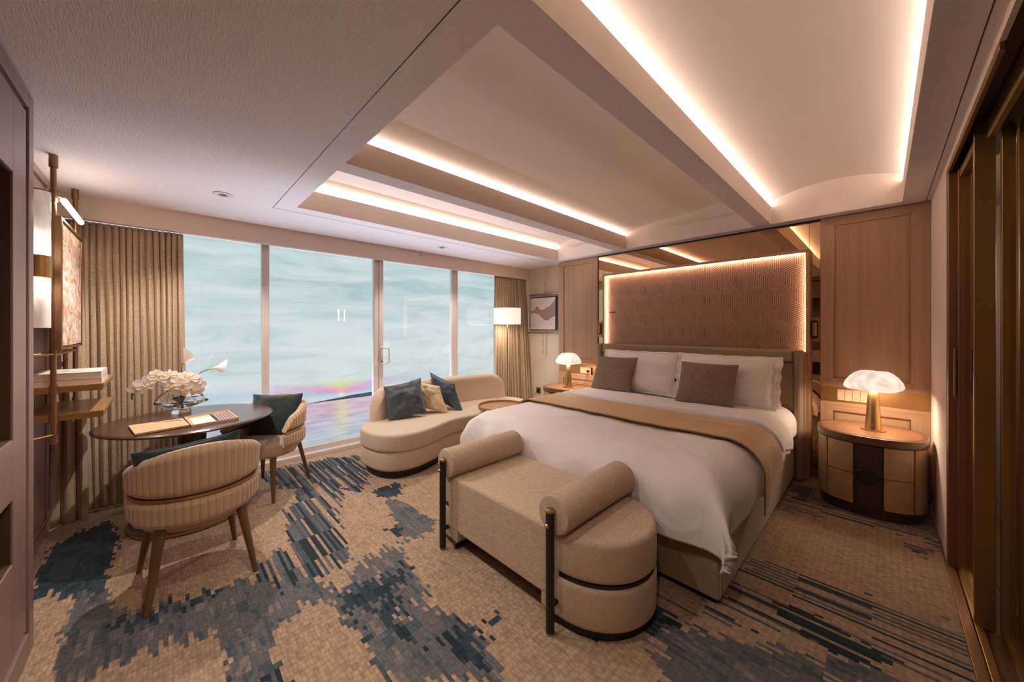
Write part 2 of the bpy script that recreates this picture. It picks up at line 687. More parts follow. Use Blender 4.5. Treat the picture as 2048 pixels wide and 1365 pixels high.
M_MARBLE = art_mat('rust_marble_print', S(226, 212, 202), S(176, 116, 72), S(206, 170, 142), 'marble')
M_ARTBG = art_mat('pale_artwork_paper', S(236, 224, 212), S(0, 0, 0), S(222, 204, 190), 'plain')
M_ARTINK = plain('taupe_brush_shape', S(166, 146, 124), 0.8, nscale=40, namt=0.12)


# the printed seascape behind the window: backlit, so it emits; measured from its own waterline (z) and its sun (x)
def seascape():
    m = bpy.data.materials.new('backlit_seascape_print')
    m.use_nodes = True
    nt = m.node_tree
    nt.nodes.clear()
    out = N(nt, 'ShaderNodeOutputMaterial')
    em = N(nt, 'ShaderNodeEmission')
    geo = N(nt, 'ShaderNodeTexCoord')
    sep = N(nt, 'ShaderNodeSeparateXYZ')
    L(nt, geo.outputs['Object'], sep.inputs[0])
    X, Z = sep.outputs['X'], sep.outputs['Z']     # x world, z above floor

    def ma(op, a, b=None, c=None):
        n = N(nt, 'ShaderNodeMath', operation=op)
        for i, q in enumerate((a, b, c)):
            if q is None:
                continue
            if isinstance(q, (int, float)):
                n.inputs[i].default_value = q
            else:
                L(nt, q, n.inputs[i])
        return n.outputs[0]

    def gauss(cx, wx, cz, wz, slope=0.0):
        dx = ma('SUBTRACT', X, cx)
        ax = ma('ABSOLUTE', dx)
        zc = ma('MULTIPLY_ADD', ax, slope, cz)
        dz = ma('DIVIDE', ma('SUBTRACT', Z, zc), wz)
        dx = ma('DIVIDE', dx, wx)
        s = ma('ADD', ma('MULTIPLY', dx, dx), ma('MULTIPLY', dz, dz))
        return ma('EXPONENT', ma('MULTIPLY', s, -1.0))

    ramp = N(nt, 'ShaderNodeValToRGB')
    t = ma('DIVIDE', ma('SUBTRACT', Z, 0.49), 2.0)
    L(nt, t, ramp.inputs[0])
    els = ramp.color_ramp.elements
    els[0].position = 0.0
    els[0].color = S(146, 178, 186)
    els[1].position = 1.0
    els[1].color = S(166, 198, 204)
    for pos, c in ((0.05, S(166, 196, 204)), (0.13, S(196, 212, 212)), (0.30, S(210, 220, 222)), (0.48, S(206, 218, 222)), (0.62, S(184, 204, 209))):
        e = els.new(pos)
        e.color = c
    col = ramp.outputs[0]
    # thin stretched cloud streaks
    v = coords(nt, (0.55, 1, 3.2))
    n1 = N(nt, 'ShaderNodeTexNoise', _Scale=1.5, _Detail=9.0, _Distortion=0.9)
    n1.inputs['Roughness'].default_value = 0.55
    L(nt, v, n1.inputs['Vector'])
    mr = N(nt, 'ShaderNodeMapRange')
    mr.inputs['From Min'].default_value = 0.35
    mr.inputs['From Max'].default_value = 0.68
    L(nt, n1.outputs['Fac'], mr.inputs['Value'])
    col = mix(nt, ma('MULTIPLY', mr.outputs[0], 0.75), col, S(230, 233, 236))
    mr2 = N(nt, 'ShaderNodeMapRange')
    mr2.inputs['From Min'].default_value = 0.46
    mr2.inputs['From Max'].default_value = 0.30
    L(nt, n1.outputs['Fac'], mr2.inputs['Value'])
    col = mix(nt, ma('MULTIPLY', mr2.outputs[0], 0.35), col, S(160, 190, 198))
    # the printed sunset: violet and pink band rising away from the sun, yellow over it
    col = mix(nt, ma('MULTIPLY', gauss(1.66, 1.5, 0.585, 0.055, 0.08), 0.6), col, S(150, 170, 214))
    col = mix(nt, ma('MULTIPLY', gauss(1.72, 0.95, 0.645, 0.032, 0.11), 0.6), col, S(226, 152, 214))
    col = mix(nt, ma('MULTIPLY', gauss(1.66, 0.42, 0.605, 0.03, 0.14), 0.85), col, S(240, 130, 200))
    col = mix(nt, ma('MULTIPLY', gauss(1.66, 0.22, 0.70, 0.05), 0.65), col, S(226, 222, 120))
    col = mix(nt, ma('MULTIPLY', gauss(1.66, 0.07, 0.62, 0.03), 0.7), col, S(240, 190, 70))
    col = mix(nt, gauss(1.655, 0.035, 0.562, 0.022), col, S(255, 226, 226))
    # water
    vw = coords(nt, (3.0, 1, 26))
    n2 = N(nt, 'ShaderNodeTexNoise', _Scale=1.0, _Detail=4.0, _Distortion=0.4)
    L(nt, vw, n2.inputs['Vector'])
    wr = N(nt, 'ShaderNodeValToRGB')
    wr.color_ramp.elements[0].color = S(196, 208, 214)
    wr.color_ramp.elements[1].color = S(214, 202, 222)
    L(nt, ma('DIVIDE', Z, 0.49), wr.inputs[0])
    wc = wr.outputs[0]
    wc = mix(nt, ma('MULTIPLY', gauss(1.5, 0.8, 0.40, 0.14), 0.55), wc, S(236, 172, 200))
    wc = mix(nt, ma('MULTIPLY', gauss(1.66, 0.10, 0.30, 0.26), 0.75), wc, S(236, 230, 176))
    wc = mix(nt, ma('MULTIPLY', gauss(1.2, 0.5, 0.2, 0.10), 0.3), wc, S(206, 176, 226))
    rip = N(nt, 'ShaderNodeMapRange')
    rip.inputs['From Min'].default_value = 0.35
    rip.inputs['From Max'].default_value = 0.65
    L(nt, n2.outputs['Fac'], rip.inputs['Value'])
    wc = mix(nt, 1.0, wc, mix(nt, rip.outputs[0], S(222, 224, 228), S(255, 255, 255)), 'MULTIPLY')
    isw = ma('LESS_THAN', Z, 0.492)
    col = mix(nt, isw, col, wc)
    # headland silhouette thickening to the right
    n3 = N(nt, 'ShaderNodeTexNoise', _Scale=1.0, _Detail=5.0)
    L(nt, coords(nt, (3.2, 0, 0)), n3.inputs['Vector'])
    hr = N(nt, 'ShaderNodeValToRGB')
    he = hr.color_ramp.elements
    he[0].position = 0.0
    he[0].color = (0, 0, 0, 1)
    he[1].position = 1.0
    he[1].color = (0.6, 0.6, 0.6, 1)
    for pos, k in ((0.25, 0.0), (0.30, 0.14), (0.36, 0.30), (0.42, 0.46), (0.46, 0.60), (0.6, 0.95), (0.75, 0.75), (0.85, 0.85)):
        e = he.new(pos)
        e.color = (k, k, k, 1)
    L(nt, ma('DIVIDE', X, 4.9), hr.inputs[0])
    hh = ma('MULTIPLY', hr.outputs[0], ma('MULTIPLY_ADD', n3.outputs['Fac'], 0.09, 0.085))
    land = ma('MULTIPLY', ma('GREATER_THAN', Z, 0.492), ma('LESS_THAN', Z, ma('ADD', hh, 0.492)))
    col = mix(nt, land, col, S(44, 62, 74))
    L(nt, col, em.inputs['Color'])
    em.inputs['Strength'].default_value = 0.68
    L(nt, em.outputs[0], out.inputs[0])
    return m


M_SEA = seascape()


def carpet_mat():
    m, nt, p = newmat('loop_carpet')
    p.inputs['Roughness'].default_value = 0.95
    p.inputs['Specular IOR Level'].default_value = 0.1
    p.inputs['Sheen Weight'].default_value = 0.15
    at = N(nt, 'ShaderNodeAttribute', attribute_name='tuft')
    v = coords(nt, (66.7, 33.3, 1))
    vo = N(nt, 'ShaderNodeTexVoronoi', _Scale=1.0, _Randomness=0.5)
    L(nt, v, vo.inputs['Vector'])
    n1 = N(nt, 'ShaderNodeTexNoise', _Scale=1.0, _Detail=3.0)
    L(nt, coords(nt, (260, 160, 1)), n1.inputs['Vector'])
    n2 = N(nt, 'ShaderNodeTexNoise', _Scale=2.0, _Detail=3.0)
    L(nt, coords(nt), n2.inputs['Vector'])
    mr = N(nt, 'ShaderNodeMapRange')
    mr.inputs['From Min'].default_value = 0.2
    mr.inputs['From Max'].default_value = 0.75
    mr.inputs['To Min'].default_value = 1.12
    mr.inputs['To Max'].default_value = 0.72
    L(nt, vo.outputs['Distance'], mr.inputs['Value'])
    c = mix(nt, 1.0, at.outputs['Color'], mix(nt, n1.outputs['Fac'], mul(S(255, 255, 255), .68), mul(S(255, 255, 255), 1.32)), 'MULTIPLY')
    vm = N(nt, 'ShaderNodeVectorMath', operation='SCALE')
    L(nt, c, vm.inputs[0])
    L(nt, mr.outputs[0], vm.inputs['Scale'])
    c = mix(nt, 1.0, vm.outputs[0], mix(nt, n2.outputs['Fac'], mul(S(255, 255, 255), .9), mul(S(255, 255, 255), 1.1)), 'MULTIPLY')
    L(nt, c, p.inputs['Base Color'])
    add = N(nt, 'ShaderNodeMath', operation='SUBTRACT')
    L(nt, n1.outputs['Fac'], add.inputs[0])
    L(nt, vo.outputs['Distance'], add.inputs[1])
    bump(nt, p, add.outputs[0], 0.6, 0.006)
    return m


M_CARPET = carpet_mat()

# carpet pattern: outlines of colour areas in metres, t/T tan, m mid grey, d dark, s/S/D streaked
POLYS = [
    ('m', [(1.34, 2.92), (1.42, 2.7), (1.4, 2.46), (1.46, 2.33), (1.35, 2.21), (1.16, 2.21), (1.09, 2.15), (1.03, 1.89), (1.06, 1.74), (0.97, 1.69), (1.0, 1.5), (1.04, 1.43), (1.06, 1.38), (1.05, 1.21), (1.01, 1.14), (1.0, 1.04), (0.64, 1.38), (0.64, 1.5), (0.66, 1.71), (0.62, 1.81), (0.64, 1.94), (0.58, 2.05), (0.44, 2.05), (0.38, 2.02), (0.35, 1.93), (0.34, 1.83), (0.35, 1.67), (0.25, 1.77), (0.34, 2.42), (0.52, 2.38), (0.68, 2.05), (0.9, 2.21), (1.16, 2.21), (1.24, 2.61)]),
    ('t', [(0.89, 2.02), (0.91, 2.0), (0.91, 1.96), (0.86, 1.99)]),
    ('t', [(0.73, 2.06), (0.76, 2.01), (0.72, 1.99)]),
    ('t', [(0.81, 1.71), (0.88, 1.7), (0.83, 1.58), (0.8, 1.66)]),
    ('t', [(0.95, 1.69), (0.96, 1.59), (0.93, 1.6)]),
    ('d', [(0.67, 2.02), (0.83, 1.99), (1.06, 1.97), (1.03, 1.89), (0.9, 1.85), (0.74, 1.81), (0.67, 1.91)]),
    ('d', [(1.32, 3.14), (1.45, 3.13), (1.57, 3.04), (1.49, 2.92), (1.37, 2.89), (1.28, 2.95)]),
    ('d', [(0.93, 1.44), (1.04, 1.38), (1.06, 1.27), (0.99, 1.26), (1.01, 1.18), (0.94, 1.19), (0.9, 1.36)]),
    ('d', [(0.82, 1.8), (0.91, 1.74), (0.79, 1.62), (0.84, 1.49), (0.82, 1.39), (0.79, 1.47), (0.76, 1.6), (0.78, 1.72)]),
    ('d', [(0.64, 1.94), (0.66, 1.86), (0.66, 1.62), (0.67, 1.51), (0.68, 1.58), (0.67, 1.74)]),
    ('s', [(0.66, 3.17), (0.87, 3.64), (1.15, 3.65), (1.11, 3.24), (0.95, 2.89), (0.82, 2.25), (0.62, 2.28), (0.56, 2.43), (0.43, 2.42), (0.34, 2.46), (0.36, 2.54), (0.43, 2.66), (0.59, 2.67)]),
    ('s', [(0.7, 4.29), (0.99, 4.22), (1.32, 4.21), (1.56, 4.06), (1.47, 3.61), (1.36, 3.33), (1.21, 3.14), (1.13, 3.38), (0.92, 3.37), (0.79, 3.65), (0.65, 4.02)]),
    ('d', [(1.1, 2.49), (1.2, 2.41), (1.18, 2.28), (1.13, 2.36)]),
    ('d', [(1.07, 1.33), (1.22, 1.33), (1.22, 1.31), (1.07, 1.3)]),
    ('d', [(1.4, 1.08), (1.42, 0.95), (1.4, 0.94), (1.39, 1.06)]),
    ('m', [(1.47, 1.03), (1.52, 0.95), (1.45, 0.94), (1.41, 0.99)]),
    ('d', [(1.5, 0.88), (1.51, 0.79), (1.5, 0.79), (1.49, 0.88)]),
    ('d', [(-0.53, 3.37), (-0.52, 3.8), (-0.28, 3.99), (-0.21, 3.6), (-0.23, 3.36), (-0.23, 3.07), (-0.22, 2.91), (-0.36, 2.98), (-0.5, 3.14)]),
    ('m', [(-0.34, 2.99), (-0.21, 2.9), (-0.21, 2.79), (-0.17, 2.65), (0.09, 2.55), (0.19, 2.54), (0.43, 2.43), (0.42, 2.2), (0.38, 2.05), (0.32, 2.05), (0.17, 2.18), (0.07, 2.22), (-0.02, 2.25), (-0.12, 2.25), (-0.21, 2.21), (-0.31, 2.26), (-0.34, 2.57), (-0.34, 2.74)]),
    ('d', [(-0.2, 2.53), (-0.13, 2.58), (0.04, 2.55), (0.18, 2.55), (0.24, 2.54), (0.17, 2.49), (0.03, 2.48), (-0.16, 2.48)]),
    ('d', [(0.19, 1.98), (0.34, 1.85), (0.34, 1.76), (0.37, 1.65), (0.33, 1.62), (0.2, 1.74)]),
    ('m', [(0.18, 2.17), (0.3, 2.12), (0.37, 2.06), (0.34, 1.85), (0.34, 1.68), (0.21, 1.76), (0.19, 1.98)]),
    ('s', [(0.43, 2.43), (0.62, 2.73), (0.68, 2.47), (0.74, 2.29), (0.59, 2.23), (0.46, 2.25)]),
    ('S', [(1.94, 0.89), (2.01, 0.77), (2.06, 0.6), (2.38, 0.61), (2.6, 0.57), (2.66, 0.44), (2.69, 0.05), (2.74, -0.23), (2.7, -0.29), (2.34, -0.27), (2.11, -0.08), (2.15, 0.04), (2.07, 0.17), (2.01, 0.28), (1.99, 0.41), (1.96, 0.54), (1.76, 0.71), (1.79, 0.82)]),
    ('D', [(2.27, 0.38), (2.31, 0.22), (2.28, 0.08), (2.26, -0.02), (2.18, -0.02), (2.11, 0.1), (2.11, 0.24), (2.18, 0.36)]),
    ('d', [(1.68, 0.88), (1.82, 0.82), (1.76, 0.71), (1.7, 0.7), (1.62, 0.72), (1.61, 0.76)]),
    ('m', [(1.7, 0.74), (1.76, 0.71), (1.83, 0.53), (1.91, 0.38), (2.01, 0.28), (1.98, 0.17), (1.86, 0.11), (1.31, 0.64), (1.47, 0.64)]),
    ('m', [(2.06, 0.17), (2.12, 0.04), (2.11, -0.08), (1.96, 0.04), (1.98, 0.16)]),
    ('S', [(3.51, 0.55), (4.08, 0.57), (4.13, 0.4), (3.85, 0.36), (3.84, 0.02), (3.92, -0.14), (4.01, -0.3), (3.77, -0.29), (3.67, -0.19), (3.62, -0.04), (3.63, 0.18), (3.54, 0.34), (3.45, 0.52)]),
    ('m', [(4.08, 0.57), (4.19, 0.4), (3.9, 0.36), (3.88, 0.02), (4.03, -0.25), (4.01, -0.3), (3.92, -0.3), (3.75, 0.02), (3.76, 0.3), (3.79, 0.51)]),
    ('s', [(3.47, -0.13), (3.79, -0.31), (3.52, -0.29), (3.37, -0.17)]),
    ('T', [(2.81, 0.58), (3.34, 0.5), (3.52, 0.17), (3.54, -0.13), (3.41, -0.29), (2.77, -0.27), (2.71, -0.03), (2.68, 0.21), (2.7, 0.51)]),
]


def inside(px, py, poly):
    n = len(poly)
    c = np.zeros(px.shape, bool)
    j = n-1
    for i in range(n):
        xi, yi = poly[i]
        xj, yj = poly[j]
        if yi != yj:
            c ^= ((yi > py) != (yj > py)) & (px < (xj-xi)*(py-yi)/(yj-yi)+xi)
        j = i
    return c


def build_carpet():
    dx, dy = 0.0165, 0.033
    X0, X1, Y0, Y1 = -0.58, 4.44, -0.262, 4.37
    nx, ny = int((X1-X0)/dx), int((Y1-Y0)/dy)
    xs = X0 + (X1-X0)*np.arange(nx+1)/nx
    ys = Y0 + (Y1-Y0)*np.arange(ny+1)/ny
    rs = np.random.RandomState(5)
    cx = (xs[:-1]+xs[1:])/2
    cy = (ys[:-1]+ys[1:])/2
    PX, PY = np.meshgrid(cx, cy)
    jy = rs.uniform(-0.05, 0.05, nx) + 0.04*np.sin(np.arange(nx)*0.9)*rs.uniform(-1, 1, nx)
    jx = rs.uniform(-0.018, 0.018, (ny, nx))
    QX = PX + jx
    QY = PY + jy[None, :]
    tan = np.array(S(182, 152, 124)[:3])
    tan2 = np.array(S(172, 142, 117)[:3])
    mid = np.array(S(106, 103, 104)[:3])
    mid2 = np.array(S(78, 88, 95)[:3])
    mid3 = np.array(S(134, 122, 116)[:3])
    drk = np.array(S(36, 52, 60)[:3])
    drk2 = np.array(S(54, 68, 78)[:3])
    r = rs.uniform(0, 1, (ny, nx))
    col = np.where((r < 0.25)[..., None], tan2, tan)
    # long low contrast streaks in the ground
    run = rs.uniform(0.94, 1.05, (ny//6+2, nx))
    col = col*np.repeat(run, 6, 0)[:ny][..., None]
    coarse = 0.62*np.repeat(np.repeat(rs.uniform(0, 1, (ny//3+1, nx//3+1)), 3, 0), 3, 1)[:ny, :nx] + 0.38*np.repeat(rs.uniform(0, 1, (ny//2+1, nx)), 2, 0)[:ny]
    streak = np.repeat(rs.uniform(0, 1, (ny//9+2, nx)), 9, 0)[:ny]
    colr = rs.uniform(0, 1, nx)[None, :].repeat(ny, 0)
    for k, poly in POLYS:
        ins = inside(QX, QY, poly)
        if k == 'm':
            c = np.where((coarse < 0.28)[..., None], mid2, np.where((coarse > 0.82)[..., None], mid3, mid))
            sel = ins & (coarse < 0.985)
        elif k == 'd':
            c = np.where((coarse < 0.45)[..., None], drk, drk2)
            sel = ins & (coarse < 0.96)
        elif k in 't':
            c = np.broadcast_to(tan, (ny, nx, 3))
            sel = ins
        elif k == 'T':
            c = np.broadcast_to(tan, (ny, nx, 3))
            sel = np.zeros_like(ins)
        elif k == 's':
            c = np.where((streak < 0.30)[..., None], drk, np.where((streak < 0.5)[..., None], mid2, mid))
            sel = ins & (0.6*streak+0.4*colr < 0.66)
        elif k == 'S':
            c = np.where((streak < 0.16)[..., None], drk, np.where((streak < 0.34)[..., None], mid2, mid))
            sel = ins & (0.5*streak+0.5*colr < 0.42)
        elif k == 'D':
            c = np.where((streak < 0.5)[..., None], drk*0.7, drk)
            sel = ins & (0.5*streak+0.5*colr < 0.72)
        col = np.where(sel[..., None], c, col)
    col = col*rs.uniform(0.95, 1.05, (ny, nx, 1))
    GX, GY = np.meshgrid(xs, ys)
    verts = np.stack([GX.ravel(), GY.ravel(), np.zeros(GX.size)], 1)
    i = np.arange(nx)[None, :]
    j = np.arange(ny)[:, None]
    a = (j*(nx+1)+i)
    faces = np.stack([a, a+1, a+nx+2, a+nx+1], -1).reshape(-1, 4)
    me = bpy.data.meshes.new('floor')
    me.vertices.add(len(verts))
    me.vertices.foreach_set('co', verts.ravel())
    me.loops.add(faces.size)
    me.loops.foreach_set('vertex_index', faces.ravel().astype(np.int32))
    me.polygons.add(len(faces))
    me.polygons.foreach_set('loop_start', np.arange(0, faces.size, 4, dtype=np.int32))
    me.polygons.foreach_set('loop_total', np.full(len(faces), 4, dtype=np.int32))
    me.update(calc_edges=True)
    at = me.color_attributes.new('tuft', 'FLOAT_COLOR', 'CORNER')
    c4 = np.concatenate([col.reshape(-1, 3), np.ones((len(faces), 1))], 1)
    at.data.foreach_set('color', np.repeat(c4, 4, 0).ravel().astype(np.float32))
    me.materials.append(M_CARPET)
    o = bpy.data.objects.new('floor', me)
    COL.objects.link(o)
    o['kind'] = 'structure'
    o['label'] = 'beige loop carpet with blue grey streaked blocks'
    return o


floor = build_carpet()

# ------------------------------------------------------------------ room shell
WX = 4.42      # face of the oak panels on the headboard side
g = G().box(-0.9, 5.0, -0.262, 4.5, -0.12, -0.02)
struct('floor', g, M_PLANK)['label'] = 'floor slab under the carpet'

# ceiling: flat soffit with three long coffers, lips formed by its thickness
g = G()
ylist = [-0.50] + [v for c in COFFERS for v in c] + [4.5]
g.box(-0.9, CX0, -0.30, 4.5, CZ, CZ+LIP)
g.box(CX1, 5.0, -0.30, 4.5, CZ, CZ+LIP)
g.box(CX0, CX1, -0.30, COFFERS[0][0], CZ, CZ+LIP)
g.box(CX0, CX1, COFFERS[0][1], COFFERS[1][0], CZ, CZ+LIP)
g.box(CX0, CX1, COFFERS[1][1], COFFERS[2][0], CZ, CZ+LIP)
g.box(CX0, CX1, COFFERS[2][1], 4.5, CZ, CZ+LIP)
ceil = struct('ceiling', g, M_CEIL, label='papered ceiling with three lit coffers')
# painted lining of each coffer lip
for (y0, y1) in COFFERS:
    t = 0.002
    g = G()
    g.box(CX0, CX1, y0, y0+t, CZ+0.001, CZ+LIP)
    g.box(CX0, CX1, y1-t, y1, CZ+0.001, CZ+LIP)
    g.box(CX0, CX0+t, y0, y1, CZ+0.001, CZ+LIP)
    g.box(CX1-t, CX1, y0, y1, CZ+0.001, CZ+LIP)
    obj('coffer_lip', g, M_COFFER, ceil)
VB = CZ+LIP+0.028


def vault(y0, y1, rise, crease=None):
    """shallow barrel over a coffer, with end walls"""
    n = 28
    pts = []
    for k in range(n+1):
        t = k/n
        y = y0+(y1-y0)*t
        if crease is None:
            z = VB+rise*math.sin(PI*t)**0.75
        else:
            tc = (crease-y0)/(y1-y0)
            if t > tc:
                z = VB+rise*0.9*math.sin(PI/2*(1-t)/(1-tc))**0.8
            else:
                z = VB+rise*0.9+0.035*math.sin(PI*t/tc)*1.0 + 0.0*t
                if t < 0.12:
                    z = VB+(z-VB)*(0.55+0.45*t/0.12)
        pts.append((y, z))
    g = G()
    vs = [(x, y, z) for x in (CX0-0.02, CX1+0.02) for (y, z) in pts]
    m = n+1
    g.add(vs, [(k, k+1, m+k+1, m+k) for k in range(n)], True)
    for x in (CX0-0.02, CX1+0.02):
        e = [(x, y0, CZ+LIP-0.01)]+[(x, y, z) for y, z in pts]+[(x, y1, CZ+LIP-0.01)]
        g.add(e, [tuple(range(len(e)))])
    # closing strips at the back of the ledges
    for yy in (y0, y1):
        g.add([(CX0-.02, yy, CZ+LIP-.01), (CX1+.02, yy, CZ+LIP-.01), (CX1+.02, yy, VB+.05), (CX0-.02, yy, VB+.05)], [(0, 1, 2, 3)])
    obj('vault', g, M_COFFER, ceil)


vault(-0.185, 0.838, 0.115)
vault(0.842, 2.400, 0.105, 1.55)
vault(2.402, 3.540, 0.10)
# luminous strips lying on the ledges
M_LED = emis('led_strip', (1, 0.88, 0.78, 1), 4.0)
for yy, sg, pw in LEDS:
    obj('light_strip', G().box(CX0+0.01, CX1-0.01, yy-0.012, yy+0.012, CZ+LIP+0.0005, CZ+LIP+0.0045), M_LED, ceil)
obj('roof_slab', G().box(-0.9, 5.0, -0.6, 4.6, 2.86, 2.92), M_COFFER, ceil)
# shadow joint round the coffered field
g = G()
for (a, b, c, d) in ((0.664, 0.668, -0.27, 3.621), (0.664, 4.42, 3.6185, 3.6215), (0.668, 4.42, -0.247, -0.243)):
    g.box(a, b, c, d, CZ-0.0012, CZ+0.001)
obj('shadow_joint', g, M_CABG, ceil)

# picture wall (set back) and headboard wall core
WP = 4.60
wr = struct('wall_right', G().box(WP, WP+0.1, 3.40, 4.6, -0.05, 2.62), M_WALLP, label='beige papered wall beside the curtain')
struct('wall_right', G().box(WX+0.03, WP+0.1, -0.35, 3.513, -0.05, 2.62), M_WALL)['label'] = 'headboard wall behind the oak panels'


def oak_panel(y0, y1, inner0, inner1, label, name='wall_panel'):
    """tall framed oak panel, satin brass band, short framed oak panel"""
    t = thing(name, label, 'wall panel', (WX+0.02, (y0+y1)/2, 0))
    xf = WX-0.0
    def framed(z0, z1, iz0, iz1):
        # four mitred frame rails with their own grain
        o = [(y0, z0), (y1, z0), (y1, z1), (y0, z1)]
        i = [(inner0, iz0), (inner1, iz0), (inner1, iz1), (inner0, iz1)]
        for k in range(4):
            a, b = o[k], o[(k+1) % 4]
            c, d = i[(k+1) % 4], i[k]
            q = [a, b, c, d]
            vs = [(xf, y, z) for y, z in q]+[(xf+0.028, y, z) for y, z in q]
            g = G().add(vs, [(0, 1, 2, 3), (7, 6, 5, 4), (0, 4, 5, 1), (1, 5, 6, 2), (2, 6, 7, 3), (3, 7, 4, 0)])
            obj('frame_rail', g, M_WOODH if k in (0, 2) else M_WOOD, t, bevel=0.0012, seg=1)
        w = 0.007
        g = G()
        g.box(xf-0.002, xf+0.012, inner0, inner0+w, iz0, iz1)
        g.box(xf-0.002, xf+0.012, inner1-w, inner1, iz0, iz1)
        g.box(xf-0.002, xf+0.012, inner0, inner1, iz0, iz0+w)
        g.box(xf-0.002, xf+0.012, inner0, inner1, iz1-w, iz1)
        obj('brass_bead', g, M_STRIP, t)
        obj('field_panel', G().box(xf+0.010, xf+0.024, inner0+w, inner1-w, iz0+w, iz1-w), M_WOOD, t)
    framed(0.882, 2.438, 0.962, 2.372)
    framed(0.03, 0.745, 0.11, 0.665)
    obj('brass_band', G().box(xf+0.012, xf+0.028, y0, y1, 0.745, 0.882), M_STRIP, t)
    obj('plinth', G().box(xf+0.008, xf+0.028, y0, y1, 0.0, 0.03), M_DARKW2, t)
    return t


oak_panel(-0.268, 0.405, -0.162, 0.314, 'tall framed oak wall panel behind the round nightstand, by the glass door')
oak_panel(2.815, 3.515, 2.905, 3.425, 'tall framed oak wall panel beside the hanging picture, left of the headboard')

# smoked mirror in three panes behind the headboard
mr_ = thing('wall_mirror', 'bronze tinted wall mirror reaching from floor to ceiling behind the bed', 'mirror', (WX+0.03, 1.6, 0))
for (a, b) in ((0.407, 0.486), (0.489, 2.736), (2.739, 2.813)):
    obj('mirror_pane', G().box(WX+0.018, WX+0.028, a, b, 0.0, 2.432), M_MIRROR, mr_)
obj('mirror_backing', G().box(WX+0.0285, WX+0.0295, 0.405, 2.815, 0, 2.45), M_BLACKP, mr_)

# left wall, baseboard, trim panel
struct('wall_left', G().box(-0.70, -0.60, 2.66, 4.6, -0.05, 2.62), plain('grey_mauve_wall', S(140, 112, 104), 0.6, nscale=4, namt=0.04), label='mauve lacquered wall behind the shelf')
g = G().box(-0.60, -0.578, 2.66, 4.45, 0.0, 0.11)
bb = struct('baseboard_left', g, M_CAB, bevel=0.003)
obj('brass_line', G().box(-0.579, -0.575, 2.66, 4.45, 0.085, 0.092), M_BRASS, bb)
# framed panel on the left wall near the ceiling
lp = thing('wall_panel', 'mauve framed wall panel above the wall light by the ceiling', 'wall panel', (-0.59, 3.2, 2.2))
obj('frame_rail', G().box(-0.60, -0.575, 2.66, 4.30, 2.395, 2.448), M_CAB, lp, bevel=0.004)
obj('frame_rail', G().box(-0.60, -0.575, 3.98, 4.04, 0.12, 2.395), M_CAB, lp, bevel=0.004)
obj('brass_bead', G().box(-0.598, -0.572, 2.66, 3.98, 2.385, 2.394), M_BRASSD, lp)
obj('field_panel', G().box(-0.60, -0.585, 2.66, 3.98, 0.12, 2.385), M_CAB, lp)

# tall cabinet at the left edge
cb = thing('tall_cabinet', 'tall mauve lacquered cabinet with open wood niches at the left edge', 'cabinet', (-0.6, 1.9, 0))
CF = -0.42
# carcass frame round the door, split at the niches
obj('side_panel', G().box(-0.80, CF, 2.575, 2.65, 0.0, 2.445), M_CAB, cb, bevel=0.004)
obj('top_rail', G().box(-0.80, CF, -0.25, 2.575, 2.375, 2.445), M_CAB, cb, bevel=0.004)
obj('bottom_rail', G().box(-0.80, CF, -0.25, 2.575, 0.0, 0.10), M_CAB, cb, bevel=0.004)
obj('shadow_gap', G().box(-0.80, CF-0.018, 2.55, 2.575, 0.10, 2.375).box(-0.80, CF-0.018, -0.25, 2.55, 2.35, 2.375).box(-0.80, CF-0.018, -0.25, 2.55, 0.10, 0.125), M_CABG, cb)
N1 = 2.367
for (a, b, c, d) in ((N1, 2.55, 0.125, 2.35), (-0.25, N1, 2.032, 2.35), (-0.25, N1, 0.748, 0.983), (-0.25, N1, 0.125, 0.497), (-0.25, 0.55, 0.497, 2.032)):
    obj('front_panel', G().box(-0.80, CF-0.004, a, b-0.001, c+0.001, d-0.001), M_CAB, cb, bevel=0.002, seg=1)
for z0, z1 in ((0.983, 2.032), (0.497, 0.748)):
    e = 0.004
    g = G()
    g.box(-0.80, -0.795, 0.55, N1, z0, z1)
    g.box(-0.795, CF-0.01, N1-0.003, N1+0.0005, z0, z1)
    g.box(-0.795, CF-0.01, 0.55, 0.553, z0, z1)
    g.box(-0.795, CF-0.01, 0.55, N1, z0-0.0005, z0+0.003)
    g.box(-0.795, CF-0.01, 0.55, N1, z1-0.003, z1+0.0005)
    obj('niche_lining', g, M_NICHE, cb)
obj('cabinet_back', G().box(-0.82, -0.80, -0.25, 2.65, 0, 2.445), M_CAB, cb)
# dark screen behind the camera side of the left wall is only seen in the mirror
struct('wall_left', G().box(-0.9, -0.821, -0.7, 2.66, -0.05, 2.62), M_WALL)['label'] = 'left wall behind the tall cabinet'

# pelmet over the window
struct('trim_1', G().box(-0.60, WP, 4.32, 4.36, 2.27, CZ), M_WALL, label='cream pelmet board above the curtains')
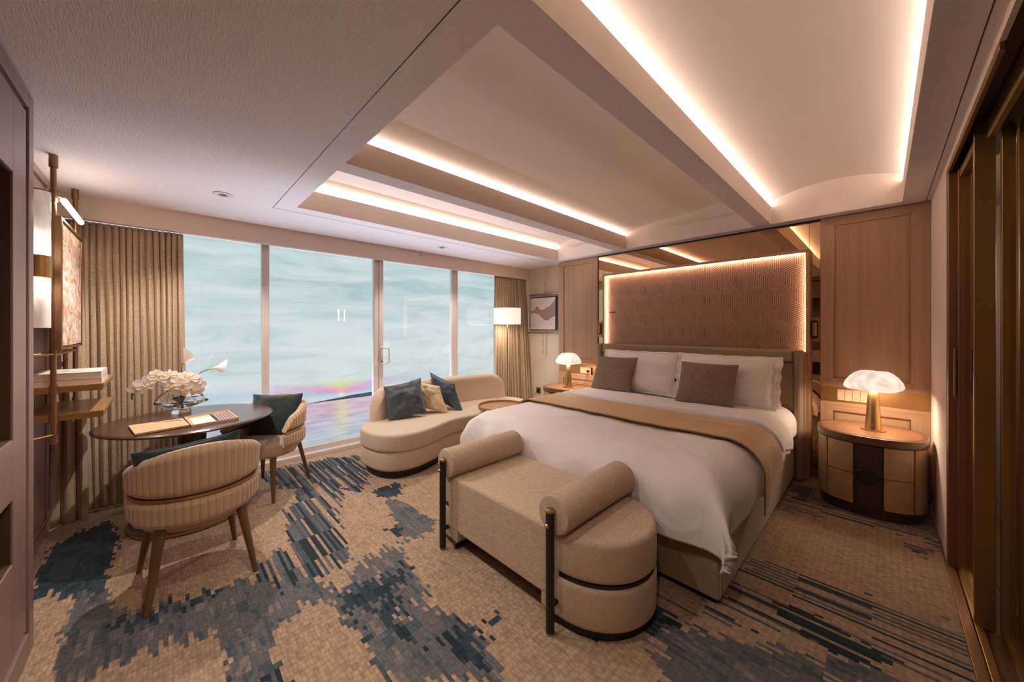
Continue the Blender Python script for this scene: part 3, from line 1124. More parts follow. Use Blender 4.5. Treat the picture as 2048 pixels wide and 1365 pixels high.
# window: bottom sill track, mullions, panes
wn = thing('window_1', None, None, (2.0, 4.45, 0))
wn['kind'] = 'structure'
wn['label'] = 'wide sliding glass window with pale aluminium frame'
obj('window_sill', G().box(-0.60, WP, 4.36, 4.52, 0.0, 0.045).box(-0.60, WP, 4.43, 4.52, 0.045, 0.10), M_ALU, wn, bevel=0.003)
obj('top_rail', G().box(-0.60, WP, 4.42, 4.50, 2.285, 2.45), M_ALU, wn)
for (a, b) in ((0.717, 0.783), (1.885, 1.942), (1.946, 2.003), (3.055, 3.155)):
    obj('mullion', G().box(a, b, 4.42, 4.49, 0.10, 2.285), M_ALU, wn, bevel=0.004)
for (a, b) in ((-0.60, 0.72), (0.78, 1.89), (2.0, 3.06), (3.15, WP)):
    obj('window_pane', G().box(a, b, 4.453, 4.458, 0.08, 2.30), M_PANE, wn)
for sx, a in ((1, 1.962), (0, 1.89)):
    g = G().box(a-0.002, a+0.036, 4.412, 4.42, 0.94, 1.19)
    hp = obj('handle_plate', g, M_ALUW, wn, bevel=0.004)
    if sx:
        obj('pull_handle', G().tube(cat_spline([(a+0.02, 4.415, 0.97), (a+0.03, 4.375, 0.972), (a+0.085, 4.362, 0.985), (a+0.09, 4.36, 1.07), (a+0.085, 4.362, 1.155), (a+0.03, 4.375, 1.168), (a+0.02, 4.415, 1.17)], 5), 0.010, 8), M_ALUW, hp)
        obj('lock_cylinder', G().tube([(a+0.016, 4.413, 1.0), (a+0.016, 4.400, 1.0)], 0.008, 10), M_BLACK, hp)
# window wall beside and below the print, outside reveal
struct('wall_window', G().box(-0.9, -0.605, 4.36, 5.1, -0.1, 2.7), M_WALL, label='left reveal of the window')
struct('wall_window', G().box(WP+0.005, 5.0, 4.50, 5.1, -0.1, 2.7), M_WALL, label='right reveal of the window')
struct('ceiling', G().box(-0.9, 5.0, 4.50, 5.1, 2.625, 2.7), M_WALL, label='soffit above the window print')
bd = tag(obj('backlit_backdrop', G().box(-0.6, 4.60, 4.90, 4.93, -0.1, 2.62), M_SEA, origin=(0, 4.9, 0)), 'backlit printed seascape with sunset mounted behind the window glass', 'backdrop')
struct('floor', G().box(-0.9, 5.0, 4.5, 5.1, -0.12, -0.1), M_WALL)['label'] = 'ledge outside the window'
# ------------------------------------------------------------------ right wall with bronze sliding doors
YD = -0.27
struct('wall_near', G().box(3.415, 5.0, -0.37, YD, -0.05, 2.45), M_WALL, label='white return wall beside the sliding door')
struct('wall_near', G().box(-0.9, 3.415, -0.285, YD, 2.375, 2.45), M_WALL)['label'] = 'white lintel above the sliding door'
d1 = thing('door_1', None, None, (3.1, -0.33, 0))
d1['kind'] = 'structure'
d1['label'] = 'bronze framed sliding glass door'
obj('head_track', G().box(2.0, 3.415, -0.285, -0.27, 2.345, 2.375).box(2.0, 3.415, -0.36, -0.34, 2.30, 2.40), M_BRONZE, d1, bevel=0.002)
obj('track_recess', G().box(1.0, 3.415, -0.46, -0.286, 2.41, 2.45).box(1.0, 2.80, -0.40, -0.36, 2.33, 2.41), M_BLACK, d1)
obj('floor_track', G().box(1.0, 3.75, -0.300, -0.262, 0.0, 0.012), M_BRASSD, d1, bevel=0.002)
obj('floor_track', G().box(1.0, 3.40, -0.330, -0.303, -0.002, 0.020), M_BRASS, d1, bevel=0.002)
obj('door_jamb', G().box(3.345, 3.415, -0.365, -0.272, 0.0, 2.345), M_BRASSD, d1, bevel=0.002)
leaf = G().box(2.80, 3.345, -0.352, -0.310, 0.01, 0.055).box(2.80, 3.345, -0.352, -0.310, 2.29, 2.345)
obj('door_rail', leaf, M_BRONZE, d1, bevel=0.002)
obj('door_stile', G().box(3.29, 3.345, -0.352, -0.305, 0.01, 2.345), M_BRASSD, d1, bevel=0.002)
obj('door_pane', G().box(2.80, 3.29, -0.334, -0.328, 0.055, 2.29), M_BGLASS, d1)
obj('door_stile', G().box(2.765, 2.80, -0.366, -0.303, 0.006, 2.425), M_BRONZE, d1, bevel=0.002)
hs = obj('pull_handle', G().box(3.30, 3.335, -0.300, -0.288, 1.02, 1.30), M_BRASSD, d1, bevel=0.004)
d2 = thing('door_2', None, None, (2.2, -0.40, 0))
d2['kind'] = 'structure'
d2['label'] = 'nearer bronze framed glass door leaf at the right edge'
obj('door_stile', G().box(2.735, 2.775, -0.425, -0.378, 0.01, 2.40), M_BRONZE, d2, bevel=0.003)
obj('door_pane', G().box(1.30, 2.735, -0.404, -0.398, 0.03, 2.38), M_BGLASS, d2)
obj('door_rail', G().box(1.30, 2.735, -0.42, -0.382, 0.01, 0.035).box(1.30, 2.735, -0.42, -0.382, 2.37, 2.40), M_BRONZE, d2)
# room beyond the glass: plank floor, plain walls, a pair of vertical wall lights
g0 = struct('floor', G().box(0.6, 5.0, -2.0, -0.262, -0.12, -0.006), M_PLANK)
g0['label'] = 'dark plank floor beyond the sliding door'
for i, ya in enumerate(np.arange(-1.94, -0.31, 0.15)):
    obj('plank', G().box(0.6 + (i % 3)*0.01, 4.9, ya, ya+0.147, -0.006, -0.001), M_PLANK, g0, bevel=0.001, seg=1)
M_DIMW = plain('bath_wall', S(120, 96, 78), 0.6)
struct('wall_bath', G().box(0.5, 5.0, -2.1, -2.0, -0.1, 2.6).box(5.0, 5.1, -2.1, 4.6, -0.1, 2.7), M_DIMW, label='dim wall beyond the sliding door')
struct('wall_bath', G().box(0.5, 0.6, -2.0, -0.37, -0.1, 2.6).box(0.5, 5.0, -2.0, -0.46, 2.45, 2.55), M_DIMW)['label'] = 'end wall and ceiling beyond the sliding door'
vl = thing('vanity_light', 'pair of upright light tubes on the wall beyond the glass door', 'wall light', (3.55, -1.42, 1.6))
M_TUBE = emis('vanity_tube', (1, 0.93, 0.85, 1), 130.0)
for xx in (3.41, 3.57):
    obj('light_tube', G().tube([(xx, -1.4, 1.63), (xx, -1.4, 1.94)], 0.016, 10), M_TUBE, vl)
obj('back_plate', G().box(3.34, 3.66, -1.46, -1.43, 1.55, 2.0), M_BRASSD, vl)
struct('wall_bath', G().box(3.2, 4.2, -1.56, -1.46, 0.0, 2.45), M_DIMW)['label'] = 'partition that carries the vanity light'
# wall behind the camera
struct('wall_near', G().box(-0.9, 0.5, -0.37, YD-0.0, -0.05, 2.45), M_WALL)['label'] = 'wall behind the camera'

# recessed downlights
def downlight(x, y, label):
    t = thing('downlight', label, 'downlight', (x, y, CZ), 'recessed ceiling downlights')
    obj('trim_ring', G().lathe([(0.030, 0.0), (0.060, -0.001), (0.063, -0.004), (0.058, -0.007), (0.036, -0.006), (0.030, 0.0)], (x, y, CZ), 28), M_ALU, t)
    obj('lens', G().lathe([(0.029, 0.0), (0.026, -0.005), (0.018, -0.006)], (x, y, CZ), 20), mirror_mat('lens_chrome', S(170, 170, 170), 0.2), t)
    g = G()
    for k in range(5):
        a = 2*PI*k/5
        g.lathe([(0.004, -0.006), (0.003, -0.010)], (x+0.012*math.cos(a), y+0.012*math.sin(a), CZ), 8)
    obj('led_array', g, M_BLACK, t)


downlight(0.325, 3.528, 'recessed chrome downlight in the ceiling above the round table')
downlight(2.537, 3.898, 'recessed chrome downlight in the ceiling above the curved sofa')
t = thing('sprinkler', 'small sprinkler head on the pelmet above the curved sofa', 'sprinkler', (2.45, 4.315, 2.40))
obj('sprinkler_body', G().tube([(2.45, 4.319, 2.40), (2.45, 4.28, 2.40)], 0.012, 10), M_WHITEP, t)
obj('sprinkler_tip', G().tube([(2.45, 4.28, 2.405), (2.45, 4.272, 2.39)], 0.007, 8), M_BLACK, t)

# ------------------------------------------------------------------ headboard wall panel with light frame
hp = thing('headboard_panel', 'tall marquetry wall panel with glowing light frame above the bed', 'wall panel', (4.40, 1.58, 0))
HY0, HY1, HZ1 = 0.475, 2.689, 2.165
XF, XP = 4.345, 4.395     # frame front, panel face
g = G()
obj('frame_side', G().box(XF, 4.436, HY0, HY0+0.016, 0.0, HZ1), M_WOOD, hp, bevel=0.001, seg=1)
obj('frame_side', G().box(XF, 4.436, HY1-0.016, HY1, 0.0, HZ1), M_WOOD, hp, bevel=0.001, seg=1)
obj('frame_top', G().box(XF, 4.436, HY0+0.016, HY1-0.016, HZ1-0.016, HZ1), M_WOODH, hp, bevel=0.001, seg=1)
obj('panel_backing', G().box(XP+0.004, 4.43, HY0+0.016, HY1-0.016, 0.0, HZ1-0.016), plain('marquetry_joint', S(112, 78, 62), 0.5), hp)
# marquetry: a grid of triangles, each filled with five parallel slips in one of three directions
def clip_poly(poly, a, b, c):
    """keep a*x+b*y<=c"""
    out = []
    n = len(poly)
    for i in range(n):
        p, q = poly[i], poly[(i+1) % n]
        dp = a*p[0]+b*p[1]-c
        dq = a*q[0]+b*q[1]-c
        if dp <= 0:
            out.append(p)
        if dp*dq < 0:
            t = dp/(dp-dq)
            out.append((p[0]+(q[0]-p[0])*t, p[1]+(q[1]-p[1])*t))
    return out


TS = 0.122
rr = random.Random(4)
AK = [(math.cos(math.radians(a)), math.sin(math.radians(a))) for a in (30, 150, 270)]
W3 = TS*math.sqrt(3)
for row in range(0, 8):
    for colm in range(-1, 12):
        cy = HY0+0.016+colm*W3+(0.5*W3 if row % 2 else 0)
        cz = 1.02+row*1.5*TS
        for k in range(3):
            a_, b_ = AK[k], AK[(k+1) % 3]
            quad = [(cy, cz), (cy+a_[0]*TS, cz+a_[1]*TS), (cy+(a_[0]+b_[0])*TS, cz+(a_[1]+b_[1])*TS), (cy+b_[0]*TS, cz+b_[1]*TS)]
            # slips run parallel to the first side of the lozenge
            nrm = (-a_[1], a_[0])
            ds = [nrm[0]*p[0]+nrm[1]*p[1] for p in quad]
            lo, hi = min(ds), max(ds)
            g = G()
            nsl = 6
            for s in range(nsl):
                a0 = lo+(hi-lo)*s/nsl+0.0023
                a1 = lo+(hi-lo)*(s+1)/nsl-0.0023
                pl = clip_poly(quad, nrm[0], nrm[1], a1)
                pl = clip_poly(pl, -nrm[0], -nrm[1], -a0) if pl else pl
                for (a, b, c) in ((-1, 0, -(HY0+0.018)), (1, 0, HY1-0.018), (0, -1, -1.0), (0, 1, HZ1-0.018)):
                    if pl:
                        pl = clip_poly(pl, a, b, c)
                if len(pl) < 3:
                    continue
                n = len(pl)
                ht = XP+rr.uniform(-0.0008, 0.0008)
                vs = [(ht, y, z) for y, z in pl]+[(XP+0.006, y, z) for y, z in pl]
                g.add(vs, [tuple(range(n))]+[(i, n+i, n+(i+1) % n, (i+1) % n) for i in range(n)])
            if g.v:
                obj('inlay_piece', g, M_INLAY[k], hp)
# light strips tucked behind the front lip of the frame, shining on the panel edge
LW = 0.012
obj('frame_lip', G().box(XF, XF+0.005, HY0+0.016, HY0+0.016+LW, 0.0, HZ1-0.016).box(XF, XF+0.005, HY1-0.016-LW, HY1-0.016, 0.0, HZ1-0.016).box(XF, XF+0.005, HY0+0.016, HY1-0.016, HZ1-0.016-LW, HZ1-0.016), M_WOOD, hp)
def strip_light(c, d, sx, sy, power, along):
    o = area('frame_light', c, sx, sy, power, (1.0, 0.80, 0.62))
    z = -Vector(d).normalized()
    x = Vector(along)
    y = z.cross(x)
    o.rotation_euler = Matrix((x, y, z)).transposed().to_euler()
    return o


strip_light((XF+0.012, (HY0+HY1)/2, HZ1-0.022), (0.99, 0, -0.12), 2.12, 0.010, 2.6, (0, 1, 0))
strip_light((XF+0.012, HY1-0.022, 1.66), (0.99, -0.12, 0), 0.95, 0.010, 1.2, (0, 0, 1))
strip_light((XF+0.012, HY0+0.022, 1.24), (1.0, 0.0, 0), 1.75, 0.010, 1.9, (0, 0, 1))
bar = tag(obj('wall_switch_bar', G().box(4.383, XP-0.002, 2.52, 2.612, 1.632, 1.644), M_BLACK), 'tiny dark metal bar set in the glowing left edge of the headboard panel', 'switch')

# brass reading lights on the mirror either side of the headboard panel
def reading_light(yc, w, label):
    t = thing('reading_light', label, 'reading light', (4.425, yc, 1.42), 'reading lights on the mirror')
    obj('back_plate', G().box(4.418, 4.4375, yc-w/2, yc+w/2, 1.295, 1.525), M_STRIP, t, bevel=0.002)
    r = min(w*0.3, 0.022)
    prof = [(yc+r*1.35*math.cos(a), 1.41+(0.06 if math.sin(a) > 0 else -0.06)+r*1.35*math.sin(a)) for a in [2*PI*k/24 for k in range(24)]]
    g = G()
    n = 24
    g.add([(4.4165, y, z) for y, z in prof]+[(4.419, y, z) for y, z in prof], [tuple(range(n))]+[(i, n+i, n+(i+1) % n, (i+1) % n) for i in range(n)])
    obj('recess', g, M_BLACK, t)
    obj('lamp_capsule', G().tube([(4.405, yc, 1.345), (4.405, yc, 1.35), (4.405, yc, 1.47), (4.405, yc, 1.475)], [r*0.6, r, r, r*0.6], 12), M_BRASS, t)


reading_light(0.447, 0.07, 'brass capsule reading light on the mirror right of the headboard')
reading_light(2.772, 0.06, 'brass capsule reading light on the mirror left of the headboard')

# ------------------------------------------------------------------ bed
BY0, BY1, BX0, BX1 = 0.573, 2.627, 2.012, 4.27
bed = thing('bed', 'wide upholstered bed with winged channelled headboard and beige suede base', 'bed', (3.1, 1.6, 0))
obj('plinth', G().box(BX0+0.03, BX1, BY0+0.025, BY1-0.025, 0.0, 0.05), M_BLACK, bed)
obj('base_foot', G().box(BX0, BX0+0.05, BY0, BY1, 0.035, 0.345), M_SUEDE, bed, bevel=0.012, seg=3)
for (a, b) in ((BY0, BY0+0.05), (BY1-0.05, BY1)):
    obj('base_side', G().box(BX0+0.052, BX1, a, b, 0.035, 0.345), M_SUEDE, bed, bevel=0.012, seg=3)
obj('slat_deck', G().box(BX0+0.05, BX1, BY0+0.05, BY1-0.05, 0.05, 0.30), M_SUEDE, bed)
obj('mattress', cushion_solid(rrect(BX0+0.06, BX1-0.01, BY0+0.03, BY1-0.03, 0.08, 6), 0.30, 0.62, 0.05), M_SHEET, bed)
hb = G()
# padded top roll and vertical channels
zt = 1.215
obj('headboard_back', G().box(4.30, 4.34, 0.50, 2.70, 0.0, 1.20), M_HEADB, bed, bevel=0.01)
obj('top_roll', G().box(4.215, 4.335, 0.575, 2.625, 1.10, zt), M_HEADB, bed, bevel=0.028, seg=4)
nch = 11
for k in range(nch):
    a = 0.575+(2.625-0.575)*k/nch
    b = 0.575+(2.625-0.575)*(k+1)/nch
    obj('channel', G().box(4.235, 4.31, a+0.001, b-0.001, 0.34, 1.098), M_HEADB, bed, bevel=0.018, seg=3)
for (a, b) in ((0.515, 0.573), (2.627, 2.685)):
    obj('wing', G().box(4.195, 4.335, a, b, 0.012, zt+0.002), M_HEADB, bed, bevel=0.022, seg=4)
    obj('wing_seam', G().box(4.192, 4.196, (a+b)/2-0.002, (a+b)/2+0.002, 0.04, 1.18), M_SUEDE, bed)


def nz(x, y, z, s=1.0):
    return noise.noise(Vector((x*s, y*s, z*s)))


TOPZ = 0.66
def drape(p, q, qs, X0, Y0, Y1, ztop, Rx, Ry, push=0.0, wr=1.0):
    """cloth point: p distance along x from the foot edge line (negative = over the foot),
    q distance across from the near side (negative = over), qs the same from the far side"""
    def prof(d, R):
        if d >= 0:
            return 0.0, 0.0
        s = -d
        if s < R*PI/2:
            return R*math.sin(s/R), R*(1-math.cos(s/R))
        return R+0.0*(s-R*PI/2), R+(s-R*PI/2)
    ox, hx = prof(p, Rx)
    oy, hy = prof(q, Ry)
    oz, hz = prof(qs, Ry)
    x = X0+max(p, 0)-ox
    y = Y0+q if q >= 0 and qs >= 0 else (Y0-oy if q < 0 else Y1+oz)
    drop = (hx**2.2+(hy+hz)**2.2)**(1/2.2)
    return x-push*0, y, ztop-drop, hx, hy+hz


def cloth(name, pa, pb, qa, qb, X0, Y0, Y1, ztop, Rx, Ry, mat, nu=110, nv=120, lift=0.0, amp=0.010, th=0.012, hem=None, edge_puff=0.0, minz=None, fold=None):
    g = G()
    W = Y1-Y0

    def fn(u, v):
        p = pa+(pb-pa)*u
        if hem:
            qlo, qhi = hem(p)
        else:
            qlo, qhi = qa, qb
        q = qlo+(qhi-qlo)*v
        x, y, z, hx, hy = drape(p, q, W-q, X0, Y0, Y1, ztop+lift, Rx, Ry)
        a = amp
        w = nz(p*1.5, q*1.5, 3)*1.0+0.5*nz(p*4, q*4, 9)+0.18*nz(p*11, q*11, 5)
        rdg = 1-abs(nz(p*2.2+0.8*q, q*1.1-0.5*p, 14))*5
        rdg2 = 1-abs(nz(p*4.5-1.2*q, q*3.2, 31))*6
        w += 0.38*max(0, rdg)**1.5+0.20*max(0, rdg2)**1.5
        # gathered folds on the hanging parts
        side = min(1.0, (hx+hy)/0.2)
        f = math.sin(q*17+2.2*nz(q*2, 1, 1)) * min(1, hx/0.2)+math.sin(p*14+2.0*nz(p*2, 5, 1))*min(1, hy/0.2)
        z += a*w*(1-0.6*side)
        if hx > 0.02:
            x -= a*(0.9*w*side+0.7*f)+lift
        if hy > 0.02:
            y += (-1 if q < W/2 else 1)*(a*(0.9*w*side+0.7*f)+lift)
        if edge_puff:
            e = min(u*(pb-pa), 1e9)
            z += 0
        if minz is not None and z < minz:
            z = minz
        return (x, y, z)
    g.grid(nu, nv, fn)
    return g


# duvet: overhangs the foot and both sides
DX0, DY0, DY1 = 2.17, 0.72, 2.45
def duvet_hem(p):
    side = -0.405+0.02*math.sin(p*7)+0.03*nz(p*3, 2, 2)
    if p > 1.05:
        side += 0.04
    return side, (DY1-DY0)-side


g = cloth('duvet', -0.50, 1.40, 0, 0, DX0, DY0, DY1, TOPZ+0.012, 0.225, 0.20, M_DUVET, nu=160, nv=200, amp=0.021, hem=duvet_hem)
duvet = obj('duvet', g, M_DUVET, solid=0.03)
tag(duvet, 'puffy white cotton duvet draped over the foot and sides of the bed', 'duvet')
tagd = obj('duvet_tag', G().box(1.935, 1.937, 0.60, 0.64, 0.50, 0.512), M_DUVET, duvet)
bpy.data.objects.remove(tagd)
# turned-back head end of the duvet
def fold_hem(p):
    side = -0.36+0.02*math.sin(p*11+1)
    return side, (DY1-DY0)-side


g = cloth('fold', 1.10, 1.52, 0, 0, DX0, DY0, DY1, TOPZ+0.045, 0.225, 0.205, M_DUVET, nu=40, nv=170, amp=0.012, hem=fold_hem)
obj('turned_back_edge', g, M_DUVET, duvet, solid=0.035)
# white fitted sheet and pillow field at the head
g = cloth('sheet', 1.47, 2.04, 0, 0, DX0, DY0-0.02, DY1+0.02, TOPZ+0.02, 0.2, 0.15, M_SHEET, nu=40, nv=120, amp=0.006, hem=lambda p: (-0.32, DY1-DY0+0.04+0.32))
sh = obj('bed_sheet', g, M_SHEET, solid=0.012)
tag(sh, 'white bed sheet tucked beneath the pillows at the head of the bed', 'sheet')
# gold runner
def run_hem(p):
    near = -0.47+0.02*math.sin(p*9)
    # the near hem runs to a point at its front corner
    near -= 0.06*max(0, 1-abs(p-0.45)/0.10)
    near += 0.07*max(0, (p-0.55)/0.4)
    return near, (DY1-DY0)+0.38


g = cloth('runner', 0.45, 0.985, 0, 0, DX0, DY0-0.012, DY1+0.01, TOPZ+0.040, 0.225, 0.205, M_RUNNER, nu=44, nv=150, amp=0.009, hem=run_hem, lift=0.004)
rn = obj('bed_runner', g, M_RUNNER, solid=0.006)
tag(rn, 'golden beige satin runner laid across the middle of the duvet', 'bed runner')
hemc = [Vector(g.v[j*44]) + Vector((-0.001, 0, 0.001)) for j in range(0, 150)]
obj('piped_hem', G().tube(hemc, 0.0022, 6), plain('hem_brown', S(84, 58, 40), 0.6), rn)


def pillow_geo(w, h, t, c, au, av, pinch=0.07, flange=0.0, seed=0, wr=0.012, n=22):
    """pillow lens: c centre, au/av unit vectors of width and height"""
    c, au, av = Vector(c), Vector(au).normalized(), Vector(av).normalized()
    an = au.cross(av).normalized()
    g = G()
    for s in (1, -1):
        def fn(i, j):
            u, v = 2*i-1, 2*j-1
            # denser samples near the rim
            u = math.sin(u*PI/2)
            v = math.sin(v*PI/2)
            x = w/2*u*(1-pinch*(1-v*v)*abs(u))
            y = h/2*v*(1-pinch*(1-u*u)*abs(v))
            f = 1.0 - flange
            uu, vv = min(1, abs(u)/f), min(1, abs(v)/f)
            d = max(0.0, (1-uu**2.2)*(1-vv**2.2))**0.42
            z = s*t/2*d
            z += s*wr*d*(nz(u*1.6+seed, v*1.6, s*2)+0.55*nz(u*4+seed, v*4, s)+0.25*nz(u*9, v*9+seed, s))
            # tension creases running in from the corners
            z -= s*wr*0.8*d*abs(math.sin((abs(u)-abs(v))*7+seed))*max(0, (abs(u)+abs(v)-0.9))
            if flange and (uu >= 1 or vv >= 1):
                z += 0.008*math.sin((u*5+v*4)*3+seed)
                x += 0.004*math.sin(v*12+seed)
            return tuple(c+au*x+av*y+an*z)
        g.grid(n*2, n*2, fn, flip=(s < 0))
    rim = []
    m = 24
    for (a0, b0, a1_, b1) in ((-1, -1, 1, -1), (1, -1, 1, 1), (1, 1, -1, 1), (-1, 1, -1, -1)):
        for k in range(m):
            u = a0+(a1_-a0)*k/m
            v = b0+(b1-b0)*k/m
            x = w/2*u*(1-pinch*(1-v*v)*abs(u))
            y = h/2*v*(1-pinch*(1-u*u)*abs(v))
            rim.append(c+au*x+av*y)
    rim.append(rim[0])
    return g, rim


def cushion(name, label, cat, group, mat, w, h, t, c, au, av, pipe=None, **kw):
    g, rim = pillow_geo(w, h, t, c, au, av, **kw)
    o = obj(name, g, mat, weld=True)
    tag(o, label, cat, group)
    if pipe:
        obj('piping', G().tube(rim, 0.0035, 6, caps=False), pipe, o)
    return o


# sleeping pillows leaning on the headboard
PZ = TOPZ+0.03
grp = 'white pillows at the headboard'
cushion('pillow', 'white flanged pillow on the left leaning behind the left tweed cushion', 'pillow', grp, M_SHEET, 0.96, 0.50, 0.20,
        (3.93, 1.965, PZ+0.235), (0, -1, 0.0), (0.36, 0, 0.93), pinch=0.03, flange=0.09, seed=1, wr=0.02)
cushion('pillow', 'white flanged pillow on the right leaning behind the right tweed cushion', 'pillow', grp, M_SHEET, 0.90, 0.50, 0.20,
        (3.92, 1.09, PZ+0.235), (0, -1, 0.0), (0.36, 0, 0.93), pinch=0.03, flange=0.09, seed=5, wr=0.02)
cushion('pillow', 'white pillow farthest back on the left, mostly hidden by the one before it', 'pillow', grp, M_SHEET, 0.92, 0.48, 0.15,
        (4.09, 2.05, PZ+0.225), (0, -1, 0.0), (0.30, 0, 0.95), pinch=0.03, flange=0.09, seed=9)
cushion('pillow', 'white pillow farthest back on the right, mostly hidden by the one before it', 'pillow', grp, M_SHEET, 0.92, 0.48, 0.15,
        (4.09, 1.10, PZ+0.225), (0, -1, 0.0), (0.30, 0, 0.95), pinch=0.03, flange=0.09, seed=12)
for o, yb in ((bpy.data.objects['pillow'], 1.505),):
    obj('button', G().box(3.853, 3.860, yb, yb+0.016, 0.86, 0.89), M_BLACK, o)
grp = 'tweed cushions on the bed'
cushion('cushion', 'taupe tweed square cushion in front of the left white pillow', 'cushion', grp, M_TAUPE, 0.50, 0.42, 0.14,
        (3.775, 2.19, PZ+0.20), (0.03, -1, 0.01), (0.42, 0.0, 0.90), seed=2, wr=0.008, pinch=0.05, pipe=M_TAUPE)
cushion('cushion', 'taupe tweed square cushion in front of the right white pillow', 'cushion', grp, M_TAUPE, 0.50, 0.42, 0.14,
        (3.715, 1.175, PZ+0.20), (0.03, -1, -0.01), (0.42, 0.0, 0.90), seed=4, wr=0.008, pinch=0.05, pipe=M_TAUPE)

# ------------------------------------------------------------------ bench at the foot of the bed
bench = thing('bench', 'beige linen bench with two bolsters and black posts at the foot of the bed', 'bench', (1.62, 1.52, 0))
BXa, BXb = 1.335, 1.935
YA, YB = 1.07, 1.975
def cap(yc, sgn, r=0.30, d=0.0):
    pts = []
    n = 22
    xc = (BXa+BXb)/2
    for k in range(n+1):
        a = -PI/2+PI*k/n
        pts.append((xc+(r-d)*math.sin(a)*1.0, yc+sgn*((r*1.06)-d)*math.cos(a)))
    if sgn < 0:
        return pts
    return pts[::-1]


for (yc, sg) in ((YA, -1), (YB, 1)):
    c = cap(yc, sg)
    inner = [(c[-1][0], yc+(-sg)*0.10), (c[0][0], yc+(-sg)*0.10)]
    poly = c+inner
    a = sum(poly[i-1][0]*poly[i][1]-poly[i][0]*poly[i-1][1] for i in range(len(poly)))
    if a < 0:
        poly = poly[::-1]
    obj('end_cushion', cushion_solid(poly, 0.262, 0.458, 0.028, crown=0.004), M_BENCH, bench)
    obj('end_cushion', cushion_solid(poly, 0.045, 0.250, 0.028), M_BENCH, bench)
    obj('black_band', G().prism(offset_poly(poly, 0.008), 0.249, 0.263, True), M_BLACK, bench)
    obj('plinth', G().prism(offset_poly(poly, 0.030), 0.0, 0.05, True), M_BLACK, bench)
obj('seat_body', G().box(BXa-0.004, BXb, YA-0.005, YB+0.005, 0.118, 0.464), M_BENCH, bench, bevel=0.022, seg=4)
obj('under_rail', G().box(BXa+0.05, BXb-0.03, YA, YB, 0.095, 0.125), M_BLACK, bench)
for yc in (YA+0.005, YB-0.005):
    r = 0.092
    zc = 0.455+r-0.004
    prof = []
    for k in range(6):
        a = PI/2*k/5
        prof.append((r-0.018+0.018*math.sin(a), -0.018*(1-math.sin(a))))
    pts = [(1.305, yc, zc), (1.3052, yc, zc), (1.309, yc, zc), (1.318, yc, zc), (1.60, yc, zc), (1.930, yc, zc), (1.942, yc, zc), (1.946, yc, zc), (1.9462, yc, zc)]
    b = obj('bolster', G().tube(pts, [0.002, r-0.022, r-0.006, r, r, r, r-0.006, r-0.024, 0.002], 40, caps=False), M_BENCH, bench)
    ring = [(1.332, yc+(r+0.0005)*math.cos(t), zc+(r+0.0005)*math.sin(t)) for t in [2*PI*k/40 for k in range(41)]]
    obj('piping', G().tube(ring, 0.0025, 6, caps=False), M_BENCH, b)
    p = obj('post', G().tube([(1.288, yc, 0.012), (1.288, yc, 0.565)], 0.0205, 20), M_BLACK, bench)
    obj('brass_cap', G().lathe([(0.0205, 0), (0.0225, 0.002), (0.0225, 0.012), (0.016, 0.016), (0.004, 0.0165)], (1.288, yc, 0.565), 20), M_BRASS, p)
    obj('brass_foot', G().lathe([(0.019, 0), (0.021, 0.012)], (1.288, yc, 0.0), 20), M_BRASS, p)
    obj('brass_knob', G().tube([(1.266, yc-0.004, 0.512), (1.258, yc-0.006, 0.512), (1.251, yc-0.008, 0.512)], [0.006, 0.011, 0.006], 12), M_BRASS, p)
    obj('bracket', G().box(1.29, 1.36, yc-0.010, yc+0.010, 0.12, 0.138), M_BLACK, bench)

# ------------------------------------------------------------------ curved sofa
sofa = thing('sofa', 'kidney shaped cream boucle sofa with rounded back below the window', 'sofa', (2.5, 3.6, 0))
front = [(1.395, 3.56), (1.43, 3.29), (1.56, 3.145), (1.756, 3.112), (1.97, 3.165), (2.13, 3.235), (2.312, 3.285), (2.52, 3.28), (2.80, 3.22), (3.10, 3.17), (3.40, 3.21), (3.60, 3.40), (3.66, 3.62), (3.60, 3.86), (3.42, 4.02), (3.0, 4.12), (2.45, 4.13), (1.95, 4.06), (1.62, 3.90), (1.46, 3.74)]
outl = [(p.x, p.y) for p in cat_spline([(a, b, 0) for a, b in front], 7, closed=True)]
obj('seat_cushion', cushion_solid(outl, 0.255, 0.425, 0.03, crown=0.006), M_BOUCLE, sofa)
obj('lower_body', cushion_solid(offset_poly(outl, 0.012), 0.07, 0.262, 0.035), M_BOUCLE, sofa)
obj('plinth', G().prism(offset_poly(outl, 0.055), 0.0, 0.075, True), M_BLACK, sofa)
bk = cat_spline([(1.60, 3.80, 0), (1.85, 3.915, 0), (2.25, 3.985, 0), (2.75, 4.005, 0), (3.2, 3.96, 0), (3.57, 3.84, 0)], 10)
nb = len(bk)
ln = [0]
for i in range(1, nb):
    ln.append(ln[-1]+(bk[i]-bk[i-1]).length)
TOT = ln[-1]
g = G()
NS = 64
NC = 28
vs = []
